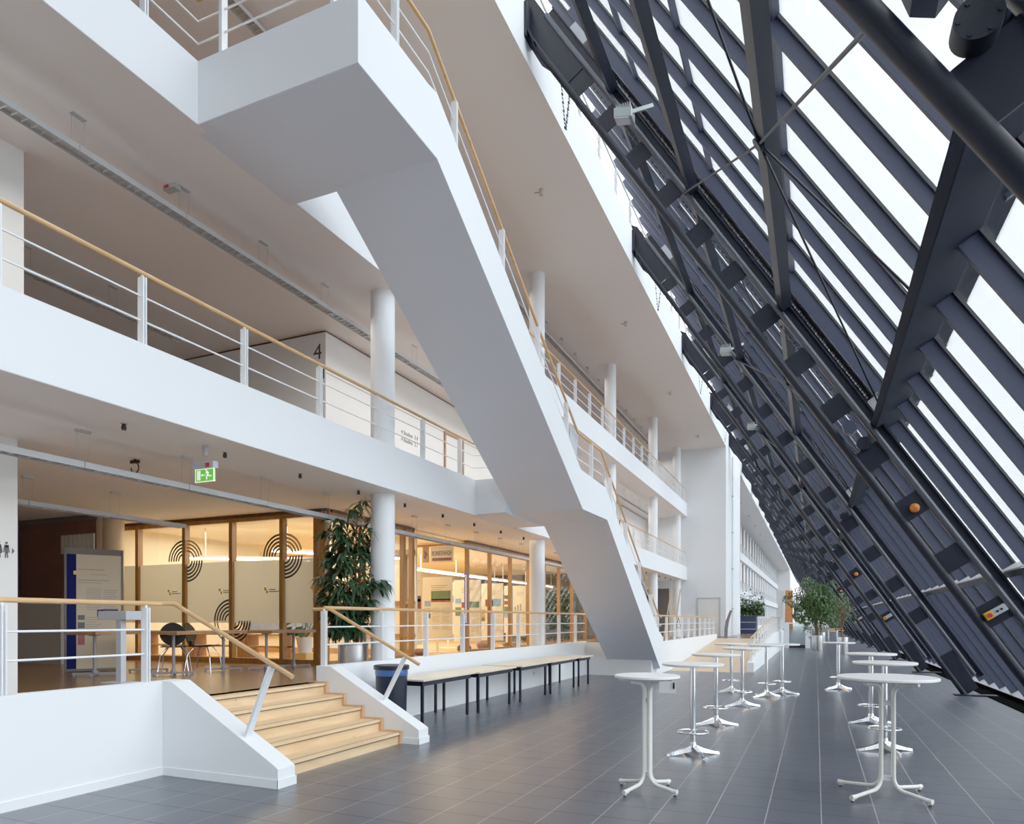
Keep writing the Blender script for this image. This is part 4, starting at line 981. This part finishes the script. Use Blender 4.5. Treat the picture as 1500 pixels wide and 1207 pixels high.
q = MB(); bpan(q, .16, .26, 1.20, 1.42, .031, .034); sub('picture', q, M['picr'], t)
q = MB(); bpan(q, .10, .14, 2.38, 2.44, .033, .036); sub('yellow_emblem', q, M['yellow'], t)
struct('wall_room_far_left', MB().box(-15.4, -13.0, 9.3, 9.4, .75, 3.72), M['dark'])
struct('trim_brown_panelling', MB().box(-15.3, -12.95, 9.24, 9.3, 1.95, 3.6), M['brown'])
struct('wall_low_grey', MB().box(-15.3, -13.5, 8.9, 9.0, .75, 1.98), M['locker'])
q = MB()
for i in range(8): q.box(-13.95+.125*i, -13.85+.125*i, 9.2, 9.23, 2.95, 3.32)
o = q.build('slatted_blind', M['locker']); tag(o, 'row of pale vertical slats above the blue information board', 'blind')
o = MB().lathe([(.2, .75), (.2, 3.715)], (-13.42, 9.95, 0), 28).build('column', M['bcream'], smooth=True); tag(o, 'beige round column between the blue board and the timber glass front', 'column')

def pedestal_table(x, y0, y1, label, d=.66, zt=1.44):
    t = thing('table', label, 'table', (x, (y0+y1)/2, .75), 'beech tables on the podium')
    sub('tabletop', MB().box(x-d/2, x+d/2, y0, y1, zt-.05, zt), M['desk'], t, bevel=.005)
    for y in (y0+.22, y1-.22):
        lg = sub('leg', MB().lathe([(.024, .80), (.024, zt-.045)], (x, y, 0), 16).lathe([(.08, zt-.065), (.09, zt-.045)], (x, y, 0), 16), M['stone'], t, smooth=True)
        q = MB()
        for a in (PI/4, 3*PI/4): 
            d_ = Vector((cos(a), sin(a), 0))*.30; q.bar(Vector((x, y, .785))-d_, Vector((x, y, .785))+d_, .035, .03)
        q.lathe([(.05, .79), (.03, .84)], (x, y, 0), 12)
        for a in range(4): q.lathe([(.02, .75), (.02, .775)], (x+.28*cos(PI/4+a*PI/2), y+.28*sin(PI/4+a*PI/2), 0), 8)
        sub('foot', q, M['stone'], lg)
pedestal_table(-10.3, 7.1, 8.5, 'beech topped table on the podium, furthest left')
pedestal_table(-9.3, 7.7, 9.15, 'beech topped table with the black chair pushed in')
pedestal_table(-8.78, 9.17, 10.3, 'beech topped table nearest the big potted plant')
def chair(loc, rz, label):
    t = thing('chair', label, 'chair', (0,0,0), 'black shell chairs on the podium')
    # seat shell
    vs = []; nx, ny = 10, 8
    for j in range(ny+1):
        for i in range(nx+1):
            u = i/nx*2-1; v = j/ny*2-1; w_ = .21*(1-.12*v*v); vs.append((u*w_, v*.20, .44+.02*u*u-.012*(1-v*v)))
    top = len(vs); vs += [(a, b, c-.014) for a, b, c in vs]
    fs = [(j*(nx+1)+i, j*(nx+1)+i+1, (j+1)*(nx+1)+i+1, (j+1)*(nx+1)+i) for j in range(ny) for i in range(nx)]
    fs += [tuple(k+top for k in f[::-1]) for f in fs]
    sub('seat', MB().add(vs, fs).box(-.19, .19, -.19, .19, .426, .44), M['black'], t, smooth=True)
    q = MB(); pts = [(.12*cos(a)*1.0*(.75+.25*abs(cos(a))), .64+.19*sin(a)) for a in [k*2*PI/28 for k in range(28)]]
    fr_ = [(x*1.65, .20+.05*(1-(x/.12)**2*.8)+(z-.64)*.18, z) for x, z in pts]; bk_ = [(x, y+.014, z) for x, y, z in fr_]
    n_ = 28; q.add(fr_+bk_, [tuple(range(n_)), tuple(range(2*n_-1, n_-1, -1))]+[(i, (i+1) % n_, (i+1) % n_+n_, i+n_) for i in range(n_)])
    q.box(-.05, .05, .18, .22, .43, .52)
    sub('backrest', q, M['black'], t, smooth=True)
    for sx in (-1, 1):
        for sy in (-1, 1): sub('leg', MB().tube([(sx*.10, sy*.10, .425), (sx*.19, sy*.18, .30), (sx*.23, sy*.22, 0)], .010, 10), M['chrome'], t, smooth=True)
    t.location = loc; t.rotation_euler = (0, 0, rz); t['label'] = label; return t
ch = chair((-9.62, 8.22, .75), -2.4, 'black chair with its round back towards the hall')
dup(ch, (-9.42, 8.62, .75), 'black chair seen side on behind the beech table', rz=1.98)
t = thing('lectern', 'white sloping-top stand on a single post behind the left railing', 'stand', (-8.75, 6.6, .75))
sub('post', MB().box(-8.80, -8.70, 6.56, 6.64, .77, 1.62), M['lgrey'], t, bevel=.004); sub('base', MB().box(-8.95, -8.55, 6.45, 6.75, .75, .77), M['lgrey'], t)
sub('top', MB().box(-9.08, -8.52, 6.50, 6.74, 1.62, 1.74), M['lgrey'], t, bevel=.006)

# ------------------------------------------------------------------ plants
def leafquad(mb, p, d, L, w_, droop=.3, rnd=random):
    d = d.normalized(); sd_ = d.cross(Vector((0,0,1)))
    if sd_.length < .05: sd_ = Vector((1,0,0))
    sd_.normalize(); a = p; b = p+d*L*.45+Vector((0,0,-droop*L*.12)); c = p+d*L+Vector((0,0,-droop*L*.6))
    mb.add([a, b+sd_*w_, c, b-sd_*w_, b+Vector((0,0,.15*w_))], [(0,1,4),(1,2,4),(2,3,4),(3,0,4)])
def umbrella_plant(x, y, z0):
    t = thing('potted_plant', 'tall dark green potted plant beside the first column', 'plant', (x, y, z0))
    pot = sub('pot', MB().lathe([(.24, 0), (.25, .01), (.25, .45), (.26, .46), (.26, .48), (.235, .48), (.235, .43)], (x, y, z0), 40), M['alu'], t, smooth=True)
    sub('soil', MB().lathe([(.0, .40), (.235, .42)], (x, y, z0), 24), M['bark'], pot)
    rnd = random.Random(3); st_ = MB(); lf = MB()
    stems = [(x-.10, y, 2.25), (x+.02, y+.05, 2.75), (x+.12, y-.03, 2.0), (x-.04, y-.08, 1.35), (x+.16, y+.02, 2.5)]
    for sx, sy, h in stems:
        st_.tube([(sx, sy, z0+.4), (sx+rnd.uniform(-.05, .05), sy, z0+h*.5), (sx+rnd.uniform(-.08, .08), sy, z0+h-.1)], [.022, .017, .01], 8)
    clusters = []
    for i in range(260):
        k = rnd.random(); sx, sy, h = stems[i % 5]; z = z0+.62+(h-.45)*((i//5)+rnd.random())/52
        a = rnd.random()*2*PI; hh = (z-z0)/2.7; R_ = .16+.30*abs(sin(hh*7.0+1))*(1-.25*hh)+.08*rnd.random()
        c = Vector((sx+R_*cos(a), sy+R_*sin(a), z+.05))
        if (Vector((c.x, c.y))-Vector((-6.66, 9.82))).length < .30: continue
        st_.tube([(sx, sy, z-.10), c], .005, 4); clusters.append((c, a))
    clusters.append((Vector((x+.62, y+.05, z0+1.50)), 0)); clusters.append((Vector((x+.50, y, z0+1.42)), .3)); st_.tube([(x+.12, y, z0+1.35), (x+.62, y+.05, z0+1.5)], .006, 4)
    for c, a in clusters:
        for j in range(10):
            b = a+rnd.uniform(-2.0, 2.0); d = Vector((cos(b), sin(b), rnd.uniform(-.75, .35))); leafquad(lf, c, d, rnd.uniform(.17, .28), rnd.uniform(.024, .038), rnd.uniform(.5, 1.3))
    sub('stem', st_, M['bark'], t); sub('foliage', lf, M['leafd'], t)
umbrella_plant(-7.13, 9.64, .75)
def ficus(x, y, h, R_, zc, n, label, rpot=.27, hpot=.8, z0=0, dens=1., trunk=.09, lean=.0, m_='leafg', fl=.07):
    t = thing('potted_tree', label, 'plant', (x, y, z0), 'potted trees down the hall')
    pt = sub('pot', MB().lathe([(rpot*.96, 0), (rpot, .03), (rpot, hpot), (rpot*.92, hpot), (rpot*.92, hpot-.06)], (x, y, z0), 32), M['alu'], t, smooth=True)
    sub('soil', MB().lathe([(.0, hpot-.08), (rpot*.92, hpot-.06)], (x, y, z0), 24), M['bark'], pt)
    rnd = random.Random(int(n)); q = MB(); lf = MB()
    top = Vector((x+lean, y, zc)); q.tube([(x, y, hpot-.1+z0), (x+lean*.2-.05, y, (zc-hpot)*.5+hpot), top], [trunk, trunk*.8, trunk*.4], 8)
    ends = []
    for i in range(26):
        a = rnd.random()*2*PI; e = top+Vector((cos(a)*R_*rnd.uniform(.4, .9), sin(a)*R_*rnd.uniform(.4, .9), rnd.uniform(-.45, .95)*(h-zc)))
        q.tube([top-Vector((0,0,rnd.uniform(0, .8))), (top+e)/2+Vector((0,0,.15)), e], [trunk*.3, trunk*.18, .006], 5); ends.append(e)
    for i in range(n):
        while True:
            v = Vector((rnd.uniform(-1,1), rnd.uniform(-1,1), rnd.uniform(-1,1)))
            if v.length < 1: break
        rr = (1+.22*sin(v.x*7+v.z*4)+.15*sin(v.z*11))
        c = Vector((top.x+v.x*R_*rr, top.y+v.y*R_*rr, (zc+.1*(h-zc))+v.z*(h-zc)*.95*rr))
        if rnd.random() < .35: c = c.lerp(rnd.choice(ends), .5)
        d = Vector((rnd.gauss(0,1), rnd.gauss(0,1), rnd.gauss(-.5,.6))); leafquad(lf, c, d, fl*rnd.uniform(.8, 1.5), fl*.26, .5)
    sub('trunk', q, M['bark'], t); sub('foliage', lf, M[m_], t)
ficus(.07, 40.0, 3.75, 1.42, 2.3, 12000, 'large bushy potted tree in the middle of the hall', lean=-.05, fl=.12)
ficus(1.16, 36.5, 2.9, .75, 2.0, 500, 'thin sparse potted tree beside the bushy one', rpot=.25, trunk=.05, fl=.10)
ficus(.35, 56, 2.6, .8, 1.7, 900, 'small potted tree far behind the bushy tree', rpot=.3, hpot=.7, trunk=.05, fl=.14)
# planter box behind the core
t = thing('planter_box', 'dark blue planter box full of green bushes behind the core wall', 'planter', (-4.1, 48.2, .45))
sub('box', MB().box(-5.4, -3.55, 47.6, 48.9, 0, 1.9), M['bluebox'], t); 
q = MB()
for z in (1.0, 1.45): q.box(-5.4, -3.54, 47.58, 47.6, z, z+.04)
sub('band', q, M['lgrey'], t)
q = MB(); rnd = random.Random(9)
for i in range(3000):
    c = Vector((rnd.uniform(-5.4, -3.1), rnd.uniform(47.6, 48.9), 1.9+abs(rnd.gauss(0, .55)))); leafquad(q, c, Vector((rnd.gauss(0,1), rnd.gauss(0,1), rnd.gauss(.2,.6))), .2, .06, .4)
sub('foliage', q, M['leafg'], t)
# plants on a far balcony
for i, (y, n_) in enumerate(((56.83, 800), (63.93, 800))):
    t = thing('balcony_plant', 'green plants trailing over the far balcony, %s clump' % ('nearer' if i == 0 else 'farther'), 'plant', (-6.2, y, 8.3), 'plants on the far balcony')
    q = MB()
    for k in range(n_):
        c = Vector((-6.62+rnd.gauss(0, .12), y+max(-.85, min(.85, rnd.gauss(0, .7))), 8.45+rnd.gauss(0, .35))); leafquad(q, c, Vector((rnd.gauss(0,1), rnd.gauss(0,1), rnd.gauss(-.3,.6))), .28, .08, .4)
    sub('foliage', q, M['leaf'], t); sub('trough', MB().box(-6.75, -6.5, y-.9, y+.9, 7.6, 8.1), M['lgrey'], t)
# monstera behind the glass
t = thing('potted_monstera', 'green split-leaf plant in a white pot behind the glass', 'plant', (-9.55, 11.3, .765))
sub('pot', MB().lathe([(.13, 0), (.17, .30), (.18, .32), (.16, .32), (.15, .28)], (-9.55, 11.3, .95), 24), M['ttop'], t, smooth=True)
sub('stand', MB().box(-9.75, -9.35, 11.1, 11.5, .765, .95), M['yint'], t)
q = MB(); st_ = MB()
for i in range(22):
    a = rnd.random()*6.28; R_ = rnd.uniform(.1, .42); c = Vector((-9.50+R_*cos(a), 11.3+R_*sin(a)*.6, 1.35+rnd.random()*.55)); st_.tube([(-9.55, 11.3, 1.2), c], .006, 5)
    d = Vector((cos(a), sin(a), -.3)); q.add([c, c+d*.1+Vector((0,.0,.09)), c+d*.24, c+d*.1-Vector((0,0,.10)), c-d*.04+Vector((0,0,.07)), c-d*.04-Vector((0,0,.07))], [(0,4,1,2,3,5)])
sub('stem', st_, M['leaf'], t); sub('foliage', q, M['leaf'], t)
# dark hedge and vase behind far glass
o = None
t = thing('hedge', 'dark planting behind the far timber glazing', 'hedge', (-10.6, 25.5, .765))
sub('backing', MB().box(-13.5, -9.6, 28.9, 29.2, .77, 2.9), M['leafd'], t); q = MB()
for i in range(1800):
    c = Vector((rnd.uniform(-12, -9.0), rnd.uniform(24.5, 28.5), .8+rnd.random()*2.0)); leafquad(q, c, Vector((rnd.gauss(0,1), rnd.gauss(0,1), rnd.gauss(0,.6))), .22, .06, .4)
sub('foliage', q, M['leafd'], t)
# potted plant behind the staircase foot
t = thing('potted_plant', 'slim green plant behind the lower staircase railing', 'plant', (-7.1, 27.5, .75))
sub('pot', MB().lathe([(.15, 0), (.2, .4), (.18, .4)], (-7.1, 27.5, .75), 20), M['ttop'], t, smooth=True); q = MB()
for i in range(260):
    c = Vector((-7.1+rnd.gauss(0,.15), 27.5+rnd.gauss(0,.15), 1.3+rnd.random()*1.9)); leafquad(q, c, Vector((rnd.gauss(0,1), rnd.gauss(0,1), rnd.gauss(0,.5))), .22, .04, .8)
sub('foliage', q, M['leaf'], t); sub('stem', MB().tube([(-7.1, 27.5, 1.1), (-7.1, 27.5, 3.1)], .02, 6), M['bark'], t)

# ------------------------------------------------------------------ around the core: stela, pipe, poles, easel
t = thing('information_stela', 'curved grey metal stela standing before the core wall', 'stela', (-4.05, 36.4, .75))
pts = [(0, 0), (.01, .4), (.07, .8), (.18, 1.15), (.26, 1.35)]
vs = []
for a, z in pts:
    for dx in (-.08, .08):
        for dy in (-.03, .03): vs.append((-4.15+a+dx*(.8 if z > 1.1 else 1), 36.4+dy, .75+z))
fs = [(0,1,3,2)]
for i in range(4):
    b = i*4; fs += [(b, b+1, b+5, b+4), (b+2, b+6, b+7, b+3), (b, b+4, b+6, b+2), (b+1, b+3, b+7, b+5)]
fs += [(16,18,19,17)]
sub('blade', MB().add(vs, fs), M['stone'], t, smooth=True); sub('base', MB().lathe([(.45, 0), (.45, .03)], (-4.05, 36.4, .75), 24), M['stone'], t)
t = thing('downpipe', 'white pipe running up the core corner', 'pipe', (X6+.05, CY+2.2, 0))
q = MB().tube([(X6+.07, CY+2.5, .75), (X6+.07, CY+2.5, 10.6)], .045, 12); sub('pipe', q, M['rail'], t, smooth=True)
for z in (2.2, 4.4, 6.4, 8.4): sub('clamp', MB().lathe([(.07, 0), (.07, .06)], (X6+.07, CY+2.5, z), 12), M['lgrey'], t)
for i in range(3):
    x = -6.6+.2*i; o = MB().tube([(x, 33.0+.2*i, .76), (x+.25, 33.6+.1*i, 3.1)], .03, 8).build('wooden_pole', M['maple'], smooth=True)
    tag(o, '%s pale pole leaning beside the far exit door' % ('left', 'middle', 'right')[i], 'pole', 'leaning poles near the core')
t = thing('easel', 'grey folded trestle standing behind the podium railing', 'easel', (-5.9, 33.0, .75))
for dx in (-.22, .22):
    for dy in (-.15, .15): sub('leg', MB().tube([(-5.9, 33.0, 1.75), (-5.9+dx, 33+dy, .76)], .018, 6), M['stone'], t)
sub('crossbar', MB().tube([(-6.02, 33, 1.25), (-5.78, 33, 1.25)], .015, 6), M['stone'], t)
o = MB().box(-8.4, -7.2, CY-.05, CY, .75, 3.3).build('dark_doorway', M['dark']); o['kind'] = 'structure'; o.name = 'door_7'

# ------------------------------------------------------------------ second section beyond the core
Y2 = CY+7.5
w = MB().box(XP-.13, XP, Y2, 134, 3.72, 4.43).box(XP-.13, XP, Y2, 134, 7.10, 7.80)
struct('wall_fascia_far', w, M['white'])
struct('floor_galleries_far', MB().box(-11, XP-.13, Y2, 134, 3.72, 4.2).box(-11, XP-.13, Y2, 134, 7.10, 7.6), M['ceil'])
struct('wall_galleries_far', MB().box(-11.2, -11, Y2, 134, .75, 10.62), mat('beige_wall', (.30, .24, .20), .7))
for lv, z0, z1 in (('ground', .75, 3.72), ('middle', 4.2, 7.1), ('top', 7.6, 10.62)):
    for i in range(25):
        y = 47.2+3.55*i
        if i and lv + str(i) != 'ground1':
            o = prevp.copy(); C.objects.link(o); o.location = (0, 3.55*i, {'ground': 0, 'middle': 3.38, 'top': 6.9}[lv]); f2 = fp.copy(); C.objects.link(f2); f2.parent = o
        elif lv == 'ground' and i == 0:
            prevp = MB().box(-8.9, -6.5, y, y+1.5, .75, 3.715).build('cross_wall', M['white']); o = prevp; fp = MB().box(-8.9, -6.62, y-.01, y, .75, 3.70).build('gap_sheet', M['beige'], prevp)  # darker, less lit side put into colour by an added brown sheet
        else:
            o = prevp.copy(); C.objects.link(o); o.location = (0, 3.55*i, {'ground': 0, 'middle': 3.38, 'top': 6.9}[lv]); f2 = fp.copy(); C.objects.link(f2); f2.parent = o
        tag(o, '%s white cross wall on the %s floor beyond the core' % (near(i+1), lv), 'partition', 'white cross walls on the %s floor beyond the core' % lv)
for z, nm in ((4.43, 'lower'), (7.80, 'upper')):
    railing_y('distant white railing on the %s gallery beyond the core' % nm, -6.32, [Y2+1+1.385*i for i in range(60)], z, z+.25, z+.5, z+.74, Y2, 133.5, far=True)
railing_y('distant white railing on the podium beyond the core', -6.32, [Y2+1+1.385*i for i in range(60)], .95, 1.2, 1.45, 1.75, Y2, 133.5, far=True)
o = MB().box(-5.1, -3.75, 133.7, 134, .0, 6.9).build('orange_panel', M['orpan']); tag(o, 'tall orange panel at the far end of the hall', 'panel')  # flat panel standing in for a far staircase
o = MB().prism([(-5.5, .0), (-5.1, .0), (-5.02, 7.0), (-5.2, 7.0)], 'y', 133.5, 133.95).build('panel_edge', M['white']); tag(o, 'white sloping strip left of the far orange panel', 'panel')
# glass guard with white posts and far furniture
t = thing('glass_screen', 'low glass screen between white posts near the bushy tree', 'screen', (-.75, 43.4, 0))
for x in (-1.55, -.42): sub('post', MB().box(x-.13, x+.13, 43.3, 43.5, 0, 1.45), M['white'], t)
sub('pane', MB().box(-1.42, -.55, 43.39, 43.41, .15, 1.40), M['gguard'], t); sub('rail', MB().box(-1.6, -.3, 43.36, 43.44, 1.40, 1.47), M['white'], t); sub('plinth', MB().box(-1.42, -.55, 43.35, 43.45, 0, .18), M['black'], t)
for i, (x, y) in enumerate(((.9, 60), (1.6, 64), (-.4, 68), (1.1, 72), (2.0, 77), (.2, 82))):
    t = thing('cafe_table', 'small wooden cafe table far down the hall, %s' % near(i+1), 'table', (x, y, 0), 'cafe tables far down the hall')
    sub('tabletop', MB().lathe([(.0, .72), (.55, .72), (.55, .76), (0, .76)], (x, y, 0), 20), M['maple'], t); sub('leg', MB().lathe([(.25, 0), (.04, .04), (.04, .72)], (x, y, 0), 12), M['alu'], t)

# ------------------------------------------------------------------ world, camera, settings
wd = bpy.data.worlds.new('overcast'); bpy.context.scene.world = wd; wd.use_nodes = True; nt = wd.node_tree; nt.nodes.clear()
out = nt.nodes.new('ShaderNodeOutputWorld'); bg = nt.nodes.new('ShaderNodeBackground')
tc = nt.nodes.new('ShaderNodeTexCoord'); spz = nt.nodes.new('ShaderNodeSeparateXYZ'); cr = nt.nodes.new('ShaderNodeValToRGB')
nt.links.new(tc.outputs['Generated'], spz.inputs[0]); nt.links.new(spz.outputs['Z'], cr.inputs['Fac'])
e = cr.color_ramp.elements; e[0].position = 0; e[0].color = (.84, .88, .95, 1); e[1].position = .8; e[1].color = (.90, .93, 1, 1)
ns = nt.nodes.new('ShaderNodeTexNoise'); ns.inputs['Scale'].default_value = 3; ns.inputs['Detail'].default_value = 5; nt.links.new(tc.outputs['Generated'], ns.inputs['Vector'])
mr = nt.nodes.new('ShaderNodeMapRange'); mr.inputs['To Min'].default_value = 3.3; mr.inputs['To Max'].default_value = 5.0; nt.links.new(ns.outputs['Fac'], mr.inputs['Value'])
nt.links.new(cr.outputs['Color'], bg.inputs['Color']); nt.links.new(mr.outputs['Result'], bg.inputs['Strength']); nt.links.new(bg.outputs[0], out.inputs[0])

cam = bpy.data.cameras.new('camera'); co = bpy.data.objects.new('camera', cam); C.objects.link(co)
co.location = (0, 0, 1.62); co.rotation_euler = (PI/2, 0, math.atan(445/1018))
cam.sensor_fit = 'HORIZONTAL'; cam.sensor_width = 36; cam.lens = 1018/1500*36; cam.shift_y = (908-603.5)/1500; cam.clip_start = .05; cam.clip_end = 600
sc = bpy.context.scene; sc.camera = co
sc.view_settings.view_transform = 'Standard'; sc.view_settings.look = 'None'; sc.view_settings.exposure = .03; sc.view_settings.gamma = 1.56
cy = sc.cycles; cy.use_denoising = True; cy.max_bounces = 10; cy.diffuse_bounces = 5; cy.glossy_bounces = 4; cy.transparent_max_bounces = 24; cy.transmission_bounces = 4
cy.sample_clamp_indirect = 6; cy.caustics_reflective = False; cy.caustics_refractive = False
try: cy.denoiser = 'OPENIMAGEDENOISE'
except Exception: pass
